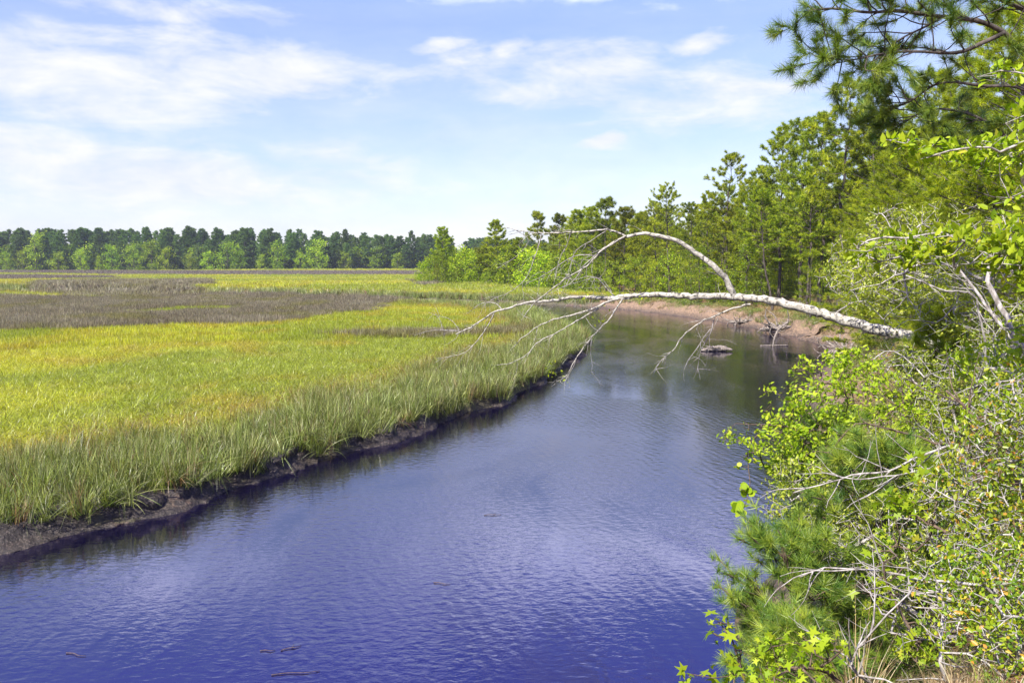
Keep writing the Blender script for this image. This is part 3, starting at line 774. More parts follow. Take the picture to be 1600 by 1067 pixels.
# bright broadleaf trees standing at the foot of the far wood
fb = []
for s in range(3):
    tg, lv = broad_geo(12, 340 + s, leaf=.65, crown0=.02, width=.42, N=160, per=9, r_tip=.02)
    fb.append([tree('broadleaf_tree', '', 'tree', tg, lv, M_BARK, M_LEAF_FAR), False])
FAR_B = [(14, 398, 'pale lime tree at the left edge of the far wood'), (38, 396, 'second lime green tree of the cluster at the far left'),
         (60, 374, 'tallest narrow bright tree near the left end of the far wood'), (95, 398, 'low green tree between the tall narrow one and the round dome'),
         (130, 394, 'round domed light green tree in the left part of the far wood'), (160, 404, 'small dark green tree tucked beside the round domed tree'),
         (178, 390, 'wide bright yellow green tree left of centre in the far wood'), (212, 389, 'mid green tree right of the wide yellow green one'),
         (240, 384, 'broad tall green tree in the middle stretch of the far wood'), (262, 392, 'leafy green tree leaning against the broad tall one'),
         (300, 400, 'low bushy green tree in the middle of the far wood foot'), (328, 398, 'round light green tree just right of the low bushy one'),
         (358, 384, 'tall yellow green tree right of the middle of the far wood'), (378, 396, 'shorter green tree beside the tall yellow green one'),
         (410, 402, 'low dark green tree before the bright yellow spire tree'), (436, 384, 'bright yellow spire shaped tree right in the far wood'),
         (470, 398, 'small green tree right of the bright yellow spire'), (497, 382, 'bright green tree where the far wood starts to drop'),
         (540, 398, 'small lime tree between the dropping wood edge and the point'), (585, 404, 'low green tree in the shaded right part of the far wood'),
         (622, 400, 'last bright green tree of the far wood before the wooded point')]
for k, (px, ty, lb) in enumerate(FAR_B):
    d = far_line(px) - 12; x = (px - 800) / FPX * d; h_ = EYE + (412 - ty) / FPX * d - 1.2
    e = fb[k % 3]; place(e[0], e[1], x, d, 1.2, h_ / 12 * 1.2, rng.uniform(0, 6.28), lb, 'bright trees at the foot of the far wood'); e[1] = True

# ------------------------------------------------------------------ pines along the right-hand bank and the point
PT = []
specs = [dict(crown0=.36, spread=.22, nb=62), dict(crown0=.26, spread=.21, nb=70), dict(crown0=.42, spread=.23, nb=54, sparse=.08),
         dict(crown0=.22, spread=.24, nb=74, droop=.6), dict(crown0=.50, spread=.19, nb=44, sparse=.2, tw=8), dict(crown0=.50, spread=.21, nb=52, lean=(-.14, 0))]
for s, kw in enumerate(specs):
    tg, cg = pine_geo(17, 400 + s, **kw)
    PT.append([tree('pine_tree', '', 'pine tree', tg, cg, M_BARK, M_PINE if s not in (3,) else M_PINE_Y), False])
PTF = []
for s, kw in enumerate([specs[0], specs[3], specs[4]]):
    tg, cg = pine_geo(17, 430 + s, **{**kw, 'ln': .6, 'wd': .065, 'npt': 20})
    PTF.append([tree('pine_tree', '', 'pine tree', tg, cg, M_BARK, M_PINE), False])
SAP = []
for s in range(2):
    tg, cg = pine_geo(6, 420 + s, crown0=.12, spread=.26, nb=30, ln=.28, wd=.022, npt=16, tw=5, along=2)
    SAP.append([tree('young_pine', '', 'pine tree', tg, cg, M_BARK, M_PINE_Y), False])
# (px of trunk, py of top, ground distance, variant, rotation, label)
PINES = [
    (690, 356, 208, 0, 0, 'lone tall pine at the left end of the wooded point'),
    (774, 344, 196, 3, 1, 'broad rounded pine standing above the bright bushes of the point'),
    (757, 384, 200, 1, 2, 'shorter dark pine just left of the broad rounded pine on the point'),
    (842, 334, 182, 4, 0.4, 'slim high pine with a small top right of the broad rounded pine'),
    (812, 372, 185, 1, 3, 'low pine between the broad rounded pine and the slim high one'),
    (872, 338, 176, 4, 2.2, 'thin topped pine just right of the slim high pine'),
    (900, 330, 168, 0, 1.1, 'pine at the left shoulder of the denser wood, behind the bare twigs'),
    (925, 326, 160, 1, 4, 'full green pine right of the left shoulder of the wood'),
    (946, 313, 155, 4, 5, 'spire topped pine highest over the left shoulder of the wood'),
    (972, 326, 150, 0, .2, 'dense pine right of the spire topped one'),
    (1000, 332, 142, 3, 2, 'round headed pine above the top of the bare arched branch'),
    (1022, 318, 134, 1, 2.9, 'pine leaning on the left side of the big double topped pine'),
    (1048, 293, 124, 2, 1, 'big double topped pine above the bare arched branch'),
    (1078, 318, 118, 0, 4.4, 'green pine right behind the crest of the arched branch'),
    (1104, 300, 110, 3, .9, 'yellowish pine left of the tall open topped pine'),
    (1136, 243, 100, 4, 2, 'tall open topped pine with airy crown rising over the wood'),
    (1128, 318, 88, 1, 5, 'low crowned pine above the fork of the leaning bare tree'),
    (1163, 282, 94, 0, 3, 'pine just right of the tall airy one'),
    (1190, 262, 86, 3, 1.7, 'sunlit yellow green pine stepping up the slope of treetops'),
    (1216, 206, 84, 1, .3, 'dark bunched pine top above the sunlit yellow green one'),
    (1205, 300, 62, 5, 0, 'pine with a slanting dark trunk above the sandy shore'),
    (1247, 192, 78, 0, 4, 'dense pine left of the tallest twiggy pine'),
    (1262, 262, 66, 2, 5.1, 'pine with two thin dark stems in the middle of the right wood'),
    (1278, 186, 74, 1, 2.5, 'bushy pine close beside the tallest twiggy pine'),
    (1312, 134, 66, 4, 1, 'tallest twiggy pine with sparse top and straight dark trunk'),
    (1345, 186, 62, 0, 3.3, 'full pine right of the tallest twiggy pine'),
    (1374, 158, 54, 2, .6, 'dark pine crown peeping over between the sparse top and the near boughs'),
]
NEARP = [
    (1400, 232, 40, 1, 2, 'yellow green pine below the tip of the overhanging bough'),
    (1440, 120, 36, 0, 4, 'sunny pine filling the wood behind the bright leaf spray'),
    (1490, 150, 30, 1, 1, 'thick needled pine with dark limbs in the upper right'),
    (1545, 60, 27, 0, 5, 'high sunny pine near the right edge under the overhanging bough'),
    (1600, 120, 23, 1, 3, 'nearest yellow green pine at the right edge of the wood'),
    (1668, 0, 26, 0, 2, 'tall pine cut by the right edge of the picture'),
    (1425, 200, 30, 0, 3.0, 'sunny pine behind the left end of the bright leaf spray'),
    (1520, 230, 22, 1, .4, 'low sunny pine right behind the bright leaf spray'),
    (1470, 260, 25, 0, 5.5, 'bushy pine between the bright leaf spray and the large leaves'),
    (1590, 10, 20, 0, 1.9, 'close pine filling the top right behind the hanging boughs'),
    (1640, 200, 18, 1, 2.6, 'closest low pine at the right edge above the large leaves'),
    (1385, 300, 34, 0, 1.2, 'small sunny pine above the twiggy thicket'),
    (1350, 300, 48, 1, 3.6, 'low sunny pine right of the straight dark trunk'),
]
for px, ty, d, v, rz, lb in PINES:
    d = ashore(px, d, (3.4 if px in (1205, 1262, 1312, 1048) else 6.5) if d < 130 else 16)
    x = (px - 800) / FPX * d; z = max(gz(x, d), .5); h_ = EYE + (412 - ty) / FPX * d - z
    e = PT[v] if d < 135 else PTF[{0: 0, 1: 0, 2: 0, 3: 1, 4: 2, 5: 2}[v]]; place(e[0], e[1], x, d, z - .1, h_ / 17 * .5 + .5 * max(.8, h_ / 17), rz, lb, 'pines along the right bank and the wooded point', sz=h_ / 17); e[1] = True
NP = []
for s in range(2):
    tg, cg = pine_geo(15, 440 + s, crown0=.06, spread=.27, nb=95, ln=.27, wd=.017, npt=30, tw=13, along=3, droop=.4, rnd=.4)
    NP.append([tree('pine_tree', '', 'pine tree', tg, cg, M_BARK, M_PINE_Y), False])
for px, ty, d, v, rz, lb in NEARP:
    x = (px - 800) / FPX * d; z = gz(x, d); h_ = EYE + (412 - ty) / FPX * d - z
    e = NP[v]; place(e[0], e[1], x, d, z - .1, (h_ / 15) ** .7, rz, lb, 'near pines in the upper right', sz=h_ / 15); e[1] = True
for k, (px, ty, d, lb) in enumerate([(1268, 392, 58, 'small upright young pine beside the straight dark trunk'), (1386, 572, 15, 'dark young pine rising from the near slope by the root tangle'),
                                     (1350, 580, 21, 'thin young pine behind the dark one on the near slope')]):
    d = ashore(px, d, 3.0); x = (px - 800) / FPX * d; z = gz(x, d); h_ = EYE + (412 - ty) / FPX * d - z
    e = SAP[k % 2]; place(e[0], e[1], x, d, z, h_ / 6, k * 1.3, lb, 'young pines'); e[1] = True

# ------------------------------------------------------------------ broadleaf trees and bushes of the bank
BT = []
for s in range(4):
    tg, lv = broad_geo(8, 500 + s, leaf=.23, crown0=.04 if s < 2 else .0, width=.40 if s < 2 else .52, N=300, per=11, clumps=17, r_tip=.007)
    BT.append([tree('broadleaf_tree' if s < 2 else 'leafy_bush', '', 'tree' if s < 2 else 'bush', tg, lv, M_BARK, M_LEAF), False])
BTF = []
for s in range(3):
    tg, lv = broad_geo(8, 520 + s, leaf=.5, crown0=.0, width=.50, N=260, per=8, clumps=15, r_tip=.008)
    BTF.append([tree('broadleaf_tree', '', 'tree', tg, lv, M_BARK, M_LEAF_FAR), False])
BROAD = [
    (664, 408, 212, 2, 'low bright bush at the very tip of the wooded point'), (680, 396, 210, 0, 'lime green tree hugging the lone tall pine on its left'),
    (706, 398, 208, 1, 'bright tree just right of the lone tall pine'), (728, 388, 204, 0, 'yellow green tree second from the lone pine'),
    (748, 396, 200, 3, 'wide leafy bush under the shorter dark pine'), (790, 392, 192, 1, 'bright green tree under the broad rounded pine'),
    (808, 382, 188, 0, 'tall lime tree left of the slim high pine'), (828, 386, 180, 1, 'leafy tree at the foot of the slim high pine'),
    (850, 392, 176, 0, 'green tree between the two thin topped pines'), (872, 396, 172, 3, 'full leafy bush below the thin topped pine'),
    (893, 392, 166, 1, 'leafy tree behind the left end of the bare twigs'), (915, 398, 156, 0, 'green tree behind the hanging bare twigs'),
    (938, 400, 140, 1, 'dark green tree left of the pale rounded willow bush'), (968, 402, 122, 2, 'pale rounded willow bush at the head of the sandy shore'),
    (992, 396, 118, 3, 'second willow bush right of the pale rounded one'), (1018, 402, 112, 0, 'small tree behind the left end of the sandy shore'),
    (1044, 388, 108, 1, 'leafy tree below the crest of the arched branch'), (1070, 400, 102, 3, 'bush beneath the falling part of the arched branch'),
    (1092, 380, 96, 0, 'sunlit leafy tree behind the falling part of the arched branch'), (1118, 402, 86, 2, 'low bush above the middle of the sandy shore'),
    (1142, 392, 82, 1, 'leafy tree behind the fork of the leaning bare tree'), (1166, 372, 80, 0, 'tall leafy tree right of the fork of the bare tree'),
    (1188, 412, 70, 3, 'bush left of the slanting dark trunk'), (1222, 396, 68, 1, 'leafy tree right of the slanting dark trunk'),
    (1245, 412, 62, 2, 'low bush between the slanting and the straight dark trunks'), (1285, 400, 60, 0, 'light green tree left of the straight dark trunk'),
    (1330, 372, 54, 1, 'light green tree right of the straight dark trunk'), (1362, 350, 50, 0, 'tall light green tree behind the near thicket'),
    (1400, 360, 44, 1, 'leafy tree behind the near thicket, under the yellow green pine'), (1445, 350, 40, 3, 'wide bush behind the bright large leaves'),
    (1500, 330, 34, 0, 'broadleaf tree below the thick needled pine'), (1560, 320, 30, 1, 'broadleaf tree behind the right end of the large leaves'),
]
for k, (px, ty, d, v, lb) in enumerate(BROAD):
    d = ashore(px, d, (9.5 if 1185 < px < 1340 else 3.6 + (k % 3) * 1.5) if d < 130 else 15)
    x = (px - 800) / FPX * d; z = max(gz(x, d), .45); h_ = EYE + (412 - ty) / FPX * d - z
    e = BT[v] if d < 150 else BTF[k % 3]; place(e[0], e[1], x, d, z - .1, max(.55, (h_ / 8)) * (1.05 if d < 150 else 1.15), rng.uniform(0, 6.28), lb, 'leafy trees and bushes of the bank', sz=h_ / 8); e[1] = True

# deeper wood behind them, one mass
def joined(name, tg, cg, m1, m2):
    a = proto(name, tg, m1); me = a.data; b_ = cg.mesh('x', m2)
    bm = bmesh.new(); bm.from_mesh(me); nf = len(bm.faces); bm.from_mesh(b_); bm.faces.ensure_lookup_table()
    for f_ in bm.faces[nf:]: f_.material_index = 1
    bm.to_mesh(me); bm.free(); me.materials.append(m2); return a
wp = [joined('wood_pine', *pine_geo(16, 460 + s, crown0=.22, spread=.24, nb=50, ln=.45, wd=.065, npt=12), M_BARK, M_PINE) for s in range(3)]
wp += [joined('wood_broad', *broad_geo(7, 470 + s, leaf=.34, crown0=.0, width=.50, N=200, per=8, r_tip=.007), M_BARK, M_LEAF) for s in range(3)]
n_ = 4200; x, y = rng.uniform(-45, 190, n_), rng.uniform(24, 300, n_)
z, inr, dl, dr, marsh = land(x, y)
edge = np.interp(y, [24, 60, 100, 130, 175, 190, 200, 300], [9, 11, 10, 22, 40, 40, 16, 16])
keep = ~inr & ~marsh & (dr > edge) & (x / y < .95) & ((x > (-118 / FPX) * y) | (y < 0)) & ((y < 150) | (y > 190 + 0 * y) | (x > 18)) & ((y > 40) | (x > 19))
x, y, z = x[keep], y[keep], z[keep]
lowb = rng.uniform(0, 1, len(x)) < .5
idx = np.where(lowb, 3 + rng.integers(0, 3, len(x)), rng.integers(0, 3, len(x)))
s_ = np.where(lowb, rng.uniform(.5, 1.1, len(x)), rng.uniform(.72, .95, len(x))) * np.where(x / y > .5, .9, 1)
s_ *= np.where((y > 150) & (x < 40), np.where(x < 10, .55, .95), 1)
ww = gn_scatter('wood', np.stack([x, y, z - .1], 1), np.stack([x * 0, x * 0, rng.uniform(0, 6.28, len(x))], 1), np.stack([s_, s_, s_], 1), idx, wp)
tag(ww, 'deep mixed wood behind the first trees of the right bank', 'wood', kind='stuff')

# ------------------------------------------------------------------ sedge, straw and low growth on the right bank (uncountable)
x, y = sector(170000, 5, 150, -4, 42, .35)
z, inr, dl, dr, marsh = land(x, y)
z = np.where(y > 36, np.maximum(z, np.interp(dr, [1.3, 1.8, 2.2, 2.9, 4.2], [.5, 1.1, 1.22, 1.32, 1.3])), z)
pat = fbm(x * .35, y * .35, 91)
keep = ~inr & ~marsh & (dr > np.where(y < 40, .5, .6) + 1.6 * pat) & (dr < 30) & ((pat > np.where(y < 92, .2, .34)) | (y < 30)) & (y < 128)
x, y, z, dr, pat = [q[keep] for q in (x, y, z, dr, pat)]; n_ = len(x)
q = rng.uniform(0, 1, (n_, 1)); dry = (fbm(x * .3, y * .3, 95)[:, None] > .60) | (rng.uniform(0, 1, (n_, 1)) < .12)
cols = np.array([.10, .17, .02]) + (np.array([.26, .32, .05]) - np.array([.10, .17, .02])) * q
cols = np.where(dry, np.array([.40, .29, .15]) * (.6 + .6 * q), cols)
hs = rng.uniform(.3, .8, n_) * np.interp(y, [5, 12, 30, 45], [.35, .5, .7, .95])
tag(gn_scatter('grass', np.stack([x, y, z - .03], 1), np.stack([rng.normal(0, .2, n_), rng.normal(0, .2, n_), rng.uniform(0, 6.28, n_)], 1),
               np.stack([hs * 1.1, hs * 1.1, hs], 1), rng.integers(0, 6, n_), TALL, cols), 'tufts of green and straw coloured sedge on the right bank', 'grass', kind='stuff')

# ------------------------------------------------------------------ the bare leaning tree over the river
def D(px):                  # the trunk swings a little away from the viewer as it reaches over the water
    return float(np.interp(px, [640, 800, 950, 1150, 1400, 1620], [23.5, 22.5, 21.5, 20, 18, 16.2]))
def line(pts, dd=0.0, dslope=0.0):
    return np.array([at(px, py, D(px) + dd + dslope * i) for i, (px, py) in enumerate(pts)])
root = at(1612, 640, 16.2); root[2] = gz(root[0], root[1]) - .1
lt = thing('leaning_tree', 'bare pale lichen covered tree leaning far out over the river, one limb arching up', 'tree', root)
off = np.array(root)
def limb(name, pts, r0, r1, mat, dd=0.0, dslope=0.0, sides=8, step=.12, bump=.07, parent=lt, twigs=0, tl=(.25, .9), seed=0, down=.6, rt=.006):
    rt *= 1.3; twigs = int(twigs * 1.5)
    P_ = (pts if isinstance(pts, np.ndarray) else line(pts, dd, dslope)) - off
    r_ = np.random.default_rng(seed + 900); P_ = spline(P_, step)
    kn = r_.normal(0, 1, (len(P_), 3)) * min(.012, r0 * .35); P_ = P_ + kn
    t_ = np.linspace(0, 1, len(P_)); g_ = Geo(); tube(g_, P_, r0 + (r1 - r0) * t_ ** .8, sides, bump, seed)
    EA, EB, RA, RB = [], [], [], []
    for k in range(twigs):
        i = int(len(P_) * r_.uniform(.12, .98)); i = min(i, len(P_) - 2); q = P_[i]; td = unit(P_[i + 1] - P_[i])
        dv = unit(td * .7 + r_.normal(size=3) * .75 + np.array((-.15, 0, -down * r_.uniform(-.4, 1))))
        L = r_.uniform(*tl) * (1.2 - .5 * t_[i]); n = max(3, int(L / .10)); rr_ = rt * r_.uniform(.8, 1.3)
        stack = [(q, dv, n, rr_)]
        while stack:
            q, dv, n, rr0 = stack.pop()
            for s in range(n):
                e = q + dv * .10; f0 = rr0 * (1 - .75 * s / n); EA.append(q); EB.append(e); RA.append(f0); RB.append(rr0 * (1 - .75 * (s + 1) / n))
                q = e; dv = unit(dv + r_.normal(size=3) * .16 + np.array((0, 0, -.035 * down)))
                if s > 1 and n > 4 and r_.uniform() < .22 and len(stack) < 30: stack.append((q, unit(dv + r_.normal(size=3) * .6), max(2, int((n - s) * .7)), f0 * .7))
    if EA: cones(g_, EA, EB, RA, RB, 4)
    return g_.obj(name, mat, parent, smooth=False)
TRUNK = [(1500, 548), (1440, 532), (1410, 524), (1340, 507), (1300, 494), (1250, 480), (1200, 469), (1147, 464), (1080, 463), (1010, 461), (950, 466)]
tp = np.vstack([[root + (0, 0, 0)], [at(1600, 590, 16.4)], [at(1555, 566, 16.8)], line(TRUNK)])
limb('trunk', tp, .17, .055, M_PALE, sides=12, step=.10, bump=.06, twigs=8, seed=1, tl=(.2, .6))
limb('branch', [(950, 466), (905, 464), (859, 470), (828, 472), (800, 480), (772, 488), (741, 508), (712, 523)], .052, .016, M_PALE, twigs=16, seed=2, rt=.005)
limb('branch', [(1147, 463), (1137, 441), (1119, 420), (1087, 395), (1066, 381), (1044, 372), (1009, 366), (978, 369)], .085, .040, M_PALE, .0, -.12, 10, twigs=5, seed=3)
limb('branch', [(978, 369), (965, 363), (947, 359), (900, 362), (844, 364), (806, 359), (790, 356)], .026, .008, M_PALE, -.9, 0, twigs=12, seed=4, rt=.005)
limb('branch', [(977, 370), (944, 388), (931, 400), (916, 416), (887, 434), (856, 456), (837, 472), (815, 500)], .032, .008, M_PALE, -.9, .05, twigs=12, seed=5, rt=.005)
limb('branch', [(931, 400), (905, 398), (880, 410), (850, 430), (820, 444)], .014, .005, M_TWIG, -.8, -.1, 6, twigs=10, seed=25, rt=.004)
limb('branch', [(972, 372), (942, 391), (915, 412), (895, 440), (870, 452)], .018, .006, M_TWIG, -1.2, -.15, 6, twigs=9, seed=6, rt=.004)
limb('branch', [(947, 361), (922, 377), (900, 392), (890, 420), (880, 452)], .013, .005, M_TWIG, -.9, .1, 6, twigs=8, seed=7, rt=.004)
limb('branch', [(846, 365), (840, 390), (834, 406), (822, 434), (797, 456), (772, 466), (752, 480)], .014, .005, M_TWIG, -.9, 0, 6, twigs=8, seed=8, rt=.004)
limb('branch', [(806, 360), (826, 374), (812, 396), (790, 412), (775, 420)], .010, .004, M_TWIG, -.9, .1, 6, twigs=4, seed=26, rt=.003)
limb('branch', [(892, 364), (885, 385), (875, 404), (866, 440), (858, 470)], .012, .004, M_TWIG, -.9, .15, 6, twigs=6, seed=9, rt=.004)
limb('branch', [(772, 489), (765, 505), (750, 526), (728, 549), (691, 560), (678, 569)], .018, .005, M_PALE, 0, .05, 6, twigs=8, seed=10, rt=.004)
limb('branch', [(784, 483), (776, 475), (759, 472), (742, 480), (731, 490)], .014, .005, M_PALE, 0, 0, 6, twigs=3, seed=11, rt=.003)
limb('branch', [(717, 517), (695, 516), (675, 516), (647, 524)], .013, .004, M_TWIG, 0, .1, 6, twigs=5, seed=12, rt=.003)
limb('branch', [(718, 516), (708, 502), (700, 497), (687, 494), (680, 490)], .010, .003, M_TWIG, 0, 0, 6, twigs=4, seed=13, rt=.003)
limb('branch', [(691, 515), (689, 503), (684, 494), (669, 488)], .009, .003, M_TWIG, 0, 0, 6, twigs=2, seed=14, rt=.003)
limb('branch', [(985, 466), (953, 470), (931, 481), (893, 492), (866, 499), (840, 510), (819, 525), (800, 545)], .034, .007, M_PALE, 0, -.12, 8, twigs=10, seed=15, rt=.005)
limb('branch', [(945, 474), (931, 484), (894, 506), (859, 525), (837, 537), (828, 550), (800, 567), (782, 571)], .024, .006, M_PALE, 0, -.2, 6, twigs=10, seed=16, rt=.005)
limb('branch', [(972, 468), (960, 487), (948, 503), (919, 533), (903, 556), (884, 588), (868, 596)], .022, .006, M_PALE, -.1, -.18, 6, twigs=9, seed=17, rt=.005)
limb('branch', [(925, 524), (923, 547), (925, 572), (922, 588)], .008, .003, M_TWIG, -.6, 0, 6, twigs=3, seed=18, rt=.003)
limb('branch', [(1172, 475), (1147, 481), (1116, 494), (1087, 509), (1062, 531), (1056, 544), (1034, 562), (1020, 584)], .030, .006, M_PALE, -.1, -.14, 6, twigs=12, seed=19, rt=.005)
limb('branch', [(1117, 494), (1112, 516), (1101, 536), (1094, 550), (1089, 585)], .014, .004, M_TWIG, -.3, 0, 6, twigs=7, seed=20, rt=.004)
limb('branch', [(1110, 514), (1100, 527), (1088, 545), (1075, 563), (1072, 570)], .010, .003, M_TWIG, -.3, -.1, 6, twigs=6, seed=21, rt=.003)
limb('branch', [(960, 463), (946, 448), (935, 436), (915, 432), (900, 437), (870, 432)], .013, .005, M_TWIG, .1, .1, 6, twigs=7, seed=22, rt=.003)
limb('branch', [(956, 456), (944, 440), (930, 434), (905, 440), (880, 448)], .010, .004, M_TWIG, .1, -.1, 6, twigs=6, seed=23, rt=.003)
limb('branch', [(1300, 494), (1322, 478), (1345, 470), (1380, 478)], .020, .006, M_TWIG, .1, -.1, 6, twigs=6, seed=24, rt=.004)
# the few live leaves left at its tips
r_ = np.random.default_rng(77)
lp = np.array([at(px, py, D(px) - .5) for px, py in [(866, 577), (858, 572), (872, 580), (862, 585), (903, 446), (908, 452), (946, 490), (935, 500), (918, 462), (1000, 470), (880, 592)]]) - off
lp = np.repeat(lp, 5, 0) + rn(r_, len(lp) * 5) * .07; g_ = Geo()
scatter(g_, LEAF6, lp, rn(r_, len(lp)), rn(r_, len(lp)) + (0, 0, 1), .09, r_.uniform(.3, .9, len(lp))); g_.obj('leaves', M_BRIGHT, lt)

# ------------------------------------------------------------------ driftwood and snags
def roots(name, label, px, py, d, n, size, seed, cat='driftwood', zz=None, flat=.5):
    r_ = np.random.default_rng(seed); c_ = at(px, py, d); c_[2] = (gz(c_[0], c_[1]) if zz is None else zz)
    th = thing(name, label, cat, c_); g_ = Geo(); EA, EB, RA, RB = [], [], [], []
    for k in range(n):
        q = r_.normal(size=3) * size * (.12, .02, .02) + (0, .08, size * .16); dv = unit(r_.normal(size=3) * (1, 1, flat) + (-.4, 0, .15)); L = size * r_.uniform(.5, 1.5); m_ = 9
        r0 = size * r_.uniform(.03, .075)
        for s in range(m_):
            e = q + dv * L / m_
            EA.append(q); EB.append(e); RA.append(r0 * (1 - .8 * s / m_)); RB.append(r0 * (1 - .8 * (s + 1) / m_)); q = e; dv = unit(dv + r_.normal(size=3) * .28)
    cones(g_, EA, EB, RA, RB, 6); g_.obj('roots', M_DEAD, th)
    g2 = Geo(); P_ = spline(np.array([(-size * .8, 0, size * .1), (0, .1, size * .16), (size * .9, .25, size * .2)]), size * .12)
    tube(g2, P_, np.interp(np.linspace(0, 1, len(P_)), [0, .3, 1], [size * .05, size * .13, size * .09]), 10, .14, seed); g2.obj('log', M_DEAD, th)
    return th
roots('root_tangle', 'dark tangle of dead roots at the foot of the near slope', 1322, 548, 54, 34, 1.7, 1)
roots('driftwood_pile', 'pale fallen branches piled on the shore below the slanting pine', 1212, 522, 74.5, 22, 1.9, 2, zz=.15)
roots('driftwood_pile', 'broken branches lying on the mud left of the forked dead branch', 1160, 508, 84, 16, 1.6, 8, zz=.15)
roots('dead_snag', 'small fallen limb on the far sandy shore by the willow bushes', 1032, 482, 112, 8, 1.5, 3, zz=.3)
dl_ = at_z(1118, 549, 0); th = thing('floating_log', 'dark waterlogged log with broken twigs lying in the river', 'log', dl_)
g_ = Geo(); P_ = spline(np.array([(-1.1, 0, .06), (-.3, .15, .16), (.5, .1, .20), (1.25, -.1, .12)]), .12)
tube(g_, P_, np.interp(np.linspace(0, 1, len(P_)), [0, .2, .7, 1], [.06, .2, .22, .05]), 10, .22, 5); g_.obj('trunk', M_DEAD, th)
g_ = Geo(); r_ = np.random.default_rng(6); A_ = rn(r_, 26) * (.5, .12, .03) + (0, 0, .28); cones(g_, A_, A_ + rn(r_, 26) * (.35, .2, .1) + (0, 0, .05), np.full(26, .035), np.full(26, .012), 5); g_.obj('broken_twig', M_DEAD, th)
rt_ = at_z(1207, 541, 0); th = thing('dead_snag', 'forked dead branch standing up out of the water by the shore', 'snag', rt_)
g_ = Geo(); tube(g_, spline(np.array([(0, 0, -.4), (.1, 0, .5), (.5, .2, 1.3), (1.3, .3, 1.9)]), .15), .07, 7, .1); tube(g_, spline(np.array([(.15, 0, .6), (-.2, .1, 1.1), (0, .1, 1.7)]), .15), .04, 6, .1)
tube(g_, spline(np.array([(-.9, .2, .03), (0, 0, .06), (1.3, .2, .05)]), .2), .05, 6, .15); g_.obj('branch', M_DEAD, th)
for k, (px, py, L, rz, lb) in enumerate([(455, 1012, .35, .5, 'short dark twig floating at the bottom centre left'), (462, 1051, .75, .15, 'long thin stick floating near the bottom edge'),
                                         (770, 804, .45, .1, 'little stick floating in midstream'), (690, 911, .35, -.25, 'reddish twig floating in the lower middle of the river'),
                                         (118, 1022, .4, -.3, 'twig floating in the bottom left corner'), (418, 1016, .25, 0, 'tiny straw floating beside the short dark twig'),
                                         (930, 545, 1.3, .1, 'thin raft of twigs drifting off the grassy bend')]):
    q = at_z(px, py, 0.012); g_ = Geo(); rr_ = np.random.default_rng(k)
    P_ = np.array([(-L / 2, 0, 0), (-L / 6, .02, .004), (L / 5, -.015, .004), (L / 2, .02, 0)]); tube(g_, spline(P_, .05), np.interp(np.linspace(0, 1, len(spline(P_, .05))), [0, 1], [.008, .004]), 5, .1)
    if k in (0, 2, 6): tube(g_, spline(np.array([(0, 0, 0), (L * .12, L * .12, .01), (L * .2, L * .28, .01)]), .05), .004, 5)
    o = g_.obj('floating_twig', M_BARK_R); o.location = q; o.rotation_euler = (0, 0, rz); tag(o, lb, 'twig')

# ------------------------------------------------------------------ the near growth on the right-hand slope
def E(px, py, d, rx, ry, rd=None):      # a crown lobe: centre by bearing and distance, half sizes in metres from its apparent size
    c_ = at(px, py, d); return (c_, (rx / FPX * d, (rd if rd else (rx + ry) / 2 / FPX * d), ry / FPX * d))
def near_plant(name, label, cat, rootpd, lobes, N, leaf, tpl, mat, per, bark=M_TWIG, seg=.14, wob=.13, r_tip=.0028, power=.36, maxd=.5, seed=0, trunk=None,
               jitter=.045, up=.3, fwd=.7, tintf=None, parts=('stems', 'leaves'), droop=0.0, flat=.6, base=None):
    r_ = np.random.default_rng(seed + 5000)
    rx_, ry_ = rootpd; rt = np.array((rx_, ry_, gz(rx_, ry_) - .08)) if base is None else np.array(base, float)
    vol = np.array([a_[1][0] * a_[1][2] for a_ in lobes]); vol = vol / vol.sum(); T = []
    for (c_, rd_), v_ in zip(lobes, vol): T.append(ell(r_, c_ - rt, rd_, max(3, int(N * v_)), .15))
    T = np.vstack(T); r_.shuffle(T)
    gl = np.array([gz(a_, b_) if i % 4 == 0 else -9 for i, (a_, b_) in enumerate(T[:, :2] + rt[:2])]); T[:, 2] = np.maximum(T[:, 2], gl - rt[2] + .1)
    A, pa, rad_, dist = grow((0, 0, 0), T, seg, wob, r_tip, power, seed, trunk=None if trunk is None else [np.asarray(q) - rt for q in trunk])
    th = thing(name, label, cat, rt); skel_geo(A, pa, rad_).obj(parts[0], bark, th)
    if per > 0: leaves_on(A, pa, dist, r_, maxd, per, tpl, leaf, jitter, up, fwd, tintf, flat, droop).obj(parts[1], mat, th)
    return th
def otint(r_, pos):
    n = len(pos); return np.where(r_.uniform(0, 1, n) < .06, r_.uniform(.8, 1, n), r_.uniform(.1, .70, n) ** 1.2)
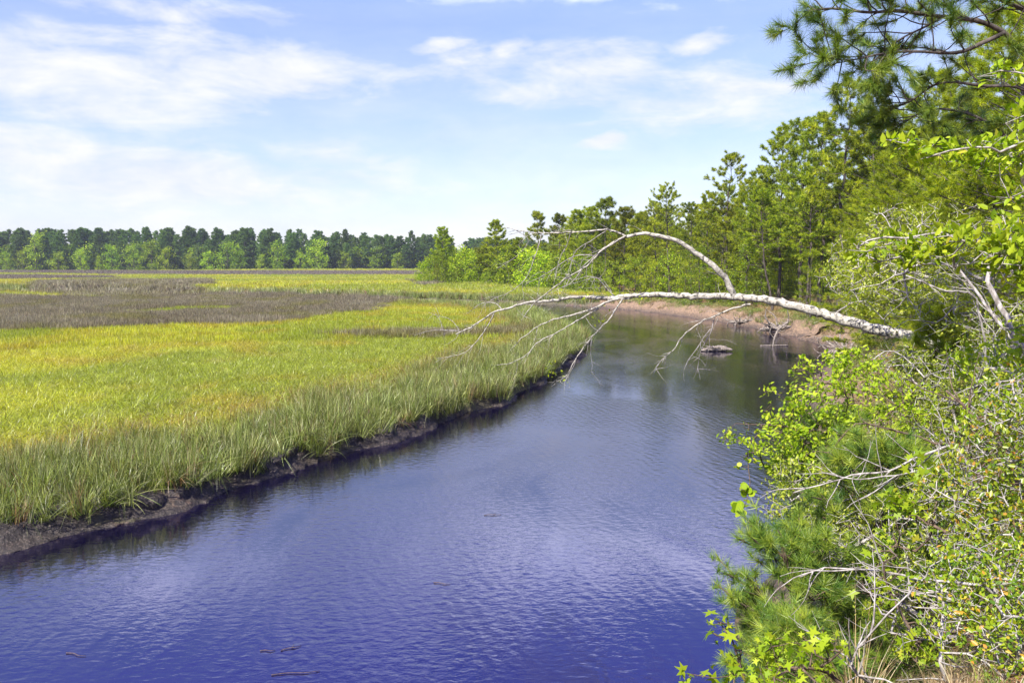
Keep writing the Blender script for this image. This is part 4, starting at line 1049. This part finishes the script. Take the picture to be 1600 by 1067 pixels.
# lower left leafy shrub reaching over the water
near_plant('leafy_shrub', 'leafy green shrub spilling left over the water below the leaning tree', 'shrub', (6.0, 11.6),
           [E(1200, 690, 11, 70, 45), E(1270, 640, 11.6, 85, 60), E(1340, 600, 12.6, 80, 50), E(1290, 720, 11, 95, 60), E(1400, 660, 11.6, 80, 80), E(1255, 575, 12.5, 35, 18), E(1330, 570, 13, 50, 25), E(1160, 690, 10.6, 26, 14)],
           900, .072, LEAF6, M_BRIGHT, 6.5, seed=1, maxd=.8, bark=M_BARK_R)
near_plant('leafy_shrub', 'grey green fine leaved shrub under the spilling leafy one', 'shrub', (5.2, 9.8),
           [E(1260, 790, 10, 80, 50), E(1340, 770, 10, 90, 70), E(1410, 740, 10.4, 90, 90), E(1240, 740, 10, 40, 30), E(1330, 830, 9.6, 60, 40)],
           1000, .047, LEAF6, M_GREY, 8, seed=2, maxd=.7, r_tip=.0024)
# the twiggy thicket in the middle
near_plant('twiggy_thicket', 'grey twiggy thicket with small yellow green leaves above the leaning trunk', 'shrub', (10.2, 15.6),
           [E(1380, 440, 16, 100, 70), E(1460, 400, 16, 110, 90), E(1540, 420, 15, 100, 110), E(1330, 420, 17, 60, 60), E(1400, 350, 17, 70, 40), E(1470, 480, 15, 100, 60)],
           1300, .070, LEAF4, M_GREY, 8, seed=3, maxd=1.0, r_tip=.0036, seg=.18, jitter=.07)
near_plant('twiggy_thicket', 'grey twiggy thicket below the leaning trunk, behind the young pine', 'shrub', (8.0, 13.2),
           [E(1440, 590, 13.5, 100, 60), E(1530, 600, 13, 100, 70), E(1480, 660, 12.5, 90, 60), E(1400, 560, 14.5, 60, 30), E(1580, 520, 13, 80, 60)],
           1300, .055, LEAF4, M_GREY, 7, seed=4, maxd=.9, r_tip=.003)
near_plant('twiggy_thicket', 'low thicket of bare grey twigs with few leaves near the bottom', 'shrub', (4.9, 8.3),
           [E(1380, 860, 8.6, 110, 70), E(1470, 800, 8.6, 110, 90), E(1300, 860, 9, 60, 60), E(1440, 940, 7.8, 110, 60)],
           900, .045, LEAF4, M_GREY, 3, seed=5, maxd=.7, r_tip=.0022)
# broad bright leaves from a tree rooted right of the view
near_plant('broadleaf_tree', 'bright large leaved tree reaching in from the right above the thicket', 'tree', (7.6, 8.6),
           [E(1400, 392, 8.8, 80, 26), E(1500, 385, 8.5, 80, 38), E(1580, 400, 8.3, 60, 60), E(1640, 420, 8.2, 60, 90), E(1570, 350, 8.6, 50, 20)],
           420, .105, LEAF6, M_BRIGHT, 4.5, seed=6, maxd=.8, r_tip=.003, bark=M_TWIG, trunk=[(7.4, 8.6, 5.2), (7.2, 8.6, 6.0), (7.0, 8.6, 6.6)], up=.45)
near_plant('broadleaf_tree', 'bright leaf spray of a taller tree hanging over the sunny pines', 'tree', (8.2, 9.2),
           [E(1420, 226, 9, 45, 14), E(1490, 240, 9, 60, 22), E(1570, 245, 9, 60, 40), E(1570, 120, 9.4, 50, 22), E(1640, 180, 9.2, 60, 80), E(1590, 300, 9, 50, 30)],
           380, .105, LEAF6, M_BRIGHT, 4, seed=7, maxd=.7, r_tip=.003, bark=M_TWIG, trunk=[(8.1, 9.2, 5.5), (8.0, 9.2, 6.6), (7.8, 9.2, 7.5), (7.6, 9.2, 8.2)], up=.45)
near_plant('leafy_shrub', 'glossy large leaved shrub beside the bare pale stem at the right edge', 'shrub', (6.6, 9.2),
           [E(1530, 575, 9.4, 60, 36), E(1590, 560, 9.2, 40, 60), E(1560, 640, 9, 60, 40), E(1640, 620, 9, 60, 70)],
           420, .085, LEAF6, M_BRIGHT, 4.5, seed=8, maxd=.7, bark=M_TWIG)
# the orange tipped bushes in front
near_plant('orange_tipped_bush', 'bush with small green and orange tipped leaves at the right edge', 'bush', (4.4, 6.2),
           [E(1540, 720, 6.4, 80, 80), E(1600, 660, 6.4, 70, 80), E(1480, 780, 6.4, 60, 50), E(1560, 830, 6.0, 90, 80), E(1640, 780, 6, 80, 160), E(1580, 600, 6.8, 40, 40)],
           1500, .044, LEAF6, M_ORANGE, 4.6, seed=9, maxd=.6, bark=M_TWIG, r_tip=.0020, seg=.10, tintf=otint)
near_plant('orange_tipped_bush', 'lower bush of dark and orange leaves in the bottom right corner', 'bush', (3.6, 5.0),
           [E(1570, 920, 5.2, 90, 80), E(1500, 900, 5.4, 70, 60), E(1600, 1010, 4.9, 80, 90), E(1500, 980, 5.2, 60, 50)],
           1000, .040, LEAF6, M_ORANGE, 4.4, seed=10, maxd=.55, bark=M_TWIG, r_tip=.0020, seg=.10, tintf=otint)
# star leaved saplings
near_plant('star_leaved_sapling', 'sapling with bright star shaped leaves standing before the water at the bottom', 'sapling', (2.1, 6.0),
           [E(1130, 985, 6.0, 22, 26), E(1145, 1035, 6.0, 18, 18), E(1078, 1056, 5.9, 16, 8), E(1150, 1085, 5.9, 30, 20)],
           40, .120, STAR, M_BRIGHT, 2.6, seed=11, maxd=.35, bark=M_BARK_R, r_tip=.003, up=.1, seg=.10)
near_plant('star_leaved_sapling', 'low spread of star shaped leaves beside the straw tuft', 'sapling', (2.9, 5.9),
           [E(1230, 1030, 6.0, 60, 34), E(1290, 1010, 6.0, 40, 36), E(1200, 1060, 5.8, 40, 20), E(1260, 1080, 5.7, 60, 20)],
           150, .100, STAR, M_BRIGHT, 2.4, seed=12, maxd=.3, bark=M_BARK_R, r_tip=.003, up=.2, seg=.10)
near_plant('star_leaved_sapling', 'tall sapling with broad yellow green leaves in front of the grey twigs', 'sapling', (4.2, 7.2),
           [E(1420, 800, 7.2, 44, 34), E(1390, 860, 7.2, 50, 30), E(1460, 740, 7.3, 34, 34), E(1370, 920, 7, 40, 30), E(1440, 1000, 6.6, 40, 40)],
           190, .105, STAR, M_BRIGHT, 2.4, seed=13, maxd=.3, bark=M_BARK_R, r_tip=.0035, up=.2, seg=.12)
# dangling vine of round leaves
near_plant('hanging_vine', 'vine of round leaves dangling over the water from the spilling shrub', 'vine', (3.4, 10.6),
           [E(1152, 735, 10.6, 7, 14), E(1158, 765, 10.6, 9, 16), E(1152, 800, 10.6, 9, 14)], 16, .11, ROUND, M_BRIGHT, 1.6, seed=14, maxd=2, bark=M_BARK_R, r_tip=.003,
           base=at(1168, 706, 10.7), fwd=.2, jitter=.012)
# young pines by the water
def near_pine(name, label, x, y, h, seed, lean, ln=.18, wd=.0062, npt=52, nb=46, spread=.42, crown0=.05, mat=M_PINE_B, tw=6, along=3):
    tg, cg = pine_geo(h, seed, crown0=crown0, spread=spread, nb=nb, ln=ln, wd=wd, npt=npt, tw=tw, along=along, lean=lean, r0=.010)
    return tree(name, label, 'pine tree', tg, cg, M_BARK_R, mat, loc=(x, y, gz(x, y) - .05))
near_pine('young_pine', 'bushy young blue green pine leaning over the water near the bottom', 3.5, 8.9, 2.6, 601, (-.18, 0))
near_pine('young_pine', 'second young pine behind the straw tuft, right of the leaning one', 4.5, 9.4, 2.7, 602, (-.05, 0))
near_pine('young_pine', 'small young pine lowest on the slope beside the star leaves', 3.0, 7.6, 1.5, 603, (-.12, 0), nb=22)
near_pine('young_pine', 'young pine half hidden inside the spilling leafy shrub', 5.0, 11.8, 2.9, 604, (-.1, 0))
near_pine('young_pine', 'upright young pine in the middle of the lower thicket', 8.3, 15.5, 2.6, 605, (0, 0), mat=M_PINE_Y, spread=.28)
# straw tuft
r_ = np.random.default_rng(31); sx, sy = 3.15, 6.9
th = thing('straw_tuft', 'pale dry grass tuft arching beside the young pines at the bottom', 'grass tuft', (sx, sy, gz(sx, sy)))
for k in range(1): tuft(700, 240, .8, .4, 1.35, .006, .7, 7, .22).obj('blades', M_DRY, th)
# bare pale stems standing in the thicket at the right
def stem(label, pts, r0, r1, seed, name='bare_stem', mat=M_TWIG, tw=14):
    P_ = np.array([at(*q) for q in pts]); bx, by = P_[0][0] + .35, P_[0][1] + .15; gb = gz(bx, by) - .1
    P_ = np.vstack([[(bx, by, gb)], [(bx - .05, by - .03, gb + .55 * (P_[0][2] - gb))], P_]); b_ = P_[0].copy(); th = thing(name, label, 'branch', b_)
    global off
    o_ = off; off = b_; limb('stem', P_, r0, r1, mat, parent=th, twigs=tw, seed=seed, tl=(.3, 1.0), down=.1, rt=.006); off = o_
stem('pale crooked bare stem rising at the right edge above the glossy shrub', [(1640, 600, 10.5), (1600, 545, 10.6), (1577, 512, 10.7), (1566, 480, 10.8), (1548, 455, 10.9), (1543, 425, 11), (1540, 395, 11)], .065, .03, 50)
stem('grey stem slanting up left through the middle of the thicket', [(1590, 540, 11.6), (1550, 490, 11.8), (1530, 462, 12), (1505, 430, 12.1), (1490, 405, 12.2)], .045, .018, 51)
stem('thin grey limb running left from the slanting stem', [(1525, 467, 12), (1480, 455, 12), (1440, 440, 12.1), (1415, 430, 12.2)], .026, .010, 52)
stem('dark crooked branch over the spilling leafy shrub', [(1510, 700, 9.2), (1460, 690, 9.3), (1400, 672, 9.4), (1340, 664, 9.5), (1310, 690, 9.6), (1290, 725, 9.7)], .030, .008, 53, mat=M_BARK_R)
stem('long pale branch stretching left under the dark crooked one', [(1500, 706, 8.6), (1440, 712, 8.7), (1390, 735, 8.8), (1330, 742, 8.9), (1280, 758, 9.0), (1240, 770, 9.1)], .024, .007, 54)
stem('straight grey branch pointing at the water below the long pale one', [(1470, 738, 8.5), (1400, 742, 8.6), (1340, 748, 8.7), (1290, 740, 8.8)], .016, .006, 55)
stem('smooth bare branch curving across above the straw tuft', [(1500, 940, 6.6), (1440, 908, 6.8), (1380, 893, 7), (1330, 888, 7.1), (1290, 885, 7.2), (1250, 900, 7.3)], .020, .005, 56)
stem('forked grey twig at the bottom between the straw and the saplings', [(1330, 1040, 6.0), (1360, 990, 6.1), (1385, 960, 6.1), (1420, 925, 6.2), (1440, 900, 6.3)], .014, .005, 57)
stem('upright thin grey stem in the bottom right thicket', [(1475, 1060, 5.9), (1472, 1000, 6), (1474, 950, 6.1), (1470, 900, 6.2)], .018, .010, 58)
stem('brown diagonal limb at the right above the orange tipped bush', [(1600, 712, 8.2), (1560, 680, 8.3), (1520, 645, 8.4), (1480, 612, 8.6)], .035, .012, 59, mat=M_BARK_R)
# overhanging boughs of a pine rooted right of the view
th = thing('pine_tree', 'big pine whose long needled boughs hang in at the top right corner', 'pine tree', (10.4, 12.2, gz(10.4, 12.2)))
off = np.array(th.location)
g_ = Geo(); tube(g_, spline(np.array([(0, 0, -.2), (.1, 0, 3), (0, .1, 7), (.2, 0, 12)]), .4), .22, 12, .06); g_.obj('trunk', M_BARK, th)
BOUGHS = [
    ([(1800, 230), (1680, 120), (1600, 77), (1569, 52), (1537, 36), (1506, 30), (1475, 27), (1444, 23), (1397, 17), (1359, 20), (1300, 14), (1262, 18)], 12.2, -.06, .065, 30),
    ([(1569, 52), (1530, 70), (1494, 83), (1431, 81), (1381, 84), (1331, 94), (1287, 92)], 11.7, .03, .032, 26),
    ([(1700, 70), (1600, 16), (1562, 0), (1500, -30), (1440, -36)], 12.4, 0, .05, 16),
    ([(1475, 27), (1440, 45), (1400, 66), (1365, 100), (1352, 112)], 11.7, .05, .018, 12),
    ([(1690, 200), (1600, 140), (1540, 135), (1470, 130), (1420, 160), (1385, 172)], 12.6, .05, .04, 24),
    ([(1700, 250), (1600, 230), (1540, 190), (1500, 175), (1450, 172), (1400, 200)], 12.8, .05, .04, 24),
]
cg = Geo(); bg_ = Geo(); TP, TD = [], []
for k, (pts, d0, ds, r0, nt) in enumerate(BOUGHS):
    r_ = np.random.default_rng(800 + k); P_ = spline(np.array([at(px, py, d0 + ds * i) for i, (px, py) in enumerate(pts)]) - off, .10)
    tt = np.linspace(0, 1, len(P_)); tube(bg_, P_, r0 * (1 - .8 * tt), 8, .08, k); EA, EB, RA, RB = [], [], [], []
    TP.append(P_[-1]); TD.append(unit(P_[-1] - P_[-3]))
    for j in range(nt):
        f_ = 1 - r_.uniform(0, .8 if k else .62) ** 1.15; i = min(len(P_) - 2, int(f_ * len(P_))); q = P_[i]; td = unit(P_[i + 1] - P_[i])
        dv = unit(td * .55 + r_.normal(size=3) * (.6, .8, .55) + (0, 0, .08)); L = r_.uniform(.35, 1.15) * (1.25 - .6 * tt[i]); m_ = max(3, int(L / .12)); q0 = q
        for s in range(m_):
            e = q0 + dv * L / m_; EA.append(q0); EB.append(e); RA.append(.011 * (1 - .6 * s / m_)); RB.append(.011 * (1 - .6 * (s + 1) / m_)); q0 = e
            dv = unit(dv + r_.normal(size=3) * .13 + (0, 0, .06))
            if s > m_ * .35 and r_.uniform() < .5:
                d2 = unit(dv + r_.normal(size=3) * .8); e2 = e + d2 * r_.uniform(.1, .3); EA.append(e); EB.append(e2); RA.append(.006); RB.append(.004); TP.append(e2); TD.append(d2)
        TP.append(q0); TD.append(dv)
    cones(bg_, EA, EB, RA, RB, 5)
TP = np.array(TP); TD = np.array(TD)
TP = np.vstack([TP, TP - TD * .07, TP - TD * .15]); TD = np.vstack([TD] * 3)
tufts(cg, TP, TD, np.random.default_rng(9), 60, .21, .0068, .7)
bg_.obj('boughs', M_BARK, th); cg.obj('needles', M_PINE_B, th)

# ------------------------------------------------------------------ haze
hz = Geo(); hv = np.array([(sx_, sy_, sz_) for sz_ in (-2.5, 36) for sy_ in (-60, 760) for sx_ in (-640, 420)], float)
hz.add(hv, Q=np.array([(0, 2, 3, 1), (4, 5, 7, 6), (0, 1, 5, 4), (2, 6, 7, 3), (0, 4, 6, 2), (1, 3, 7, 5)]))
m = bpy.data.materials.new('thin_haze'); m.use_nodes = True; t = NT(m.node_tree); t.n.clear(); out = t.new('ShaderNodeOutputMaterial')
pv = t.new('ShaderNodeVolumePrincipled'); pv.inputs['Color'].default_value = (.80, .88, 1, 1); pv.inputs['Density'].default_value = .00013; pv.inputs['Anisotropy'].default_value = .1
t.l.new(pv.outputs[0], out.inputs['Volume'])
tag(hz.obj('haze', m), kind='stuff')
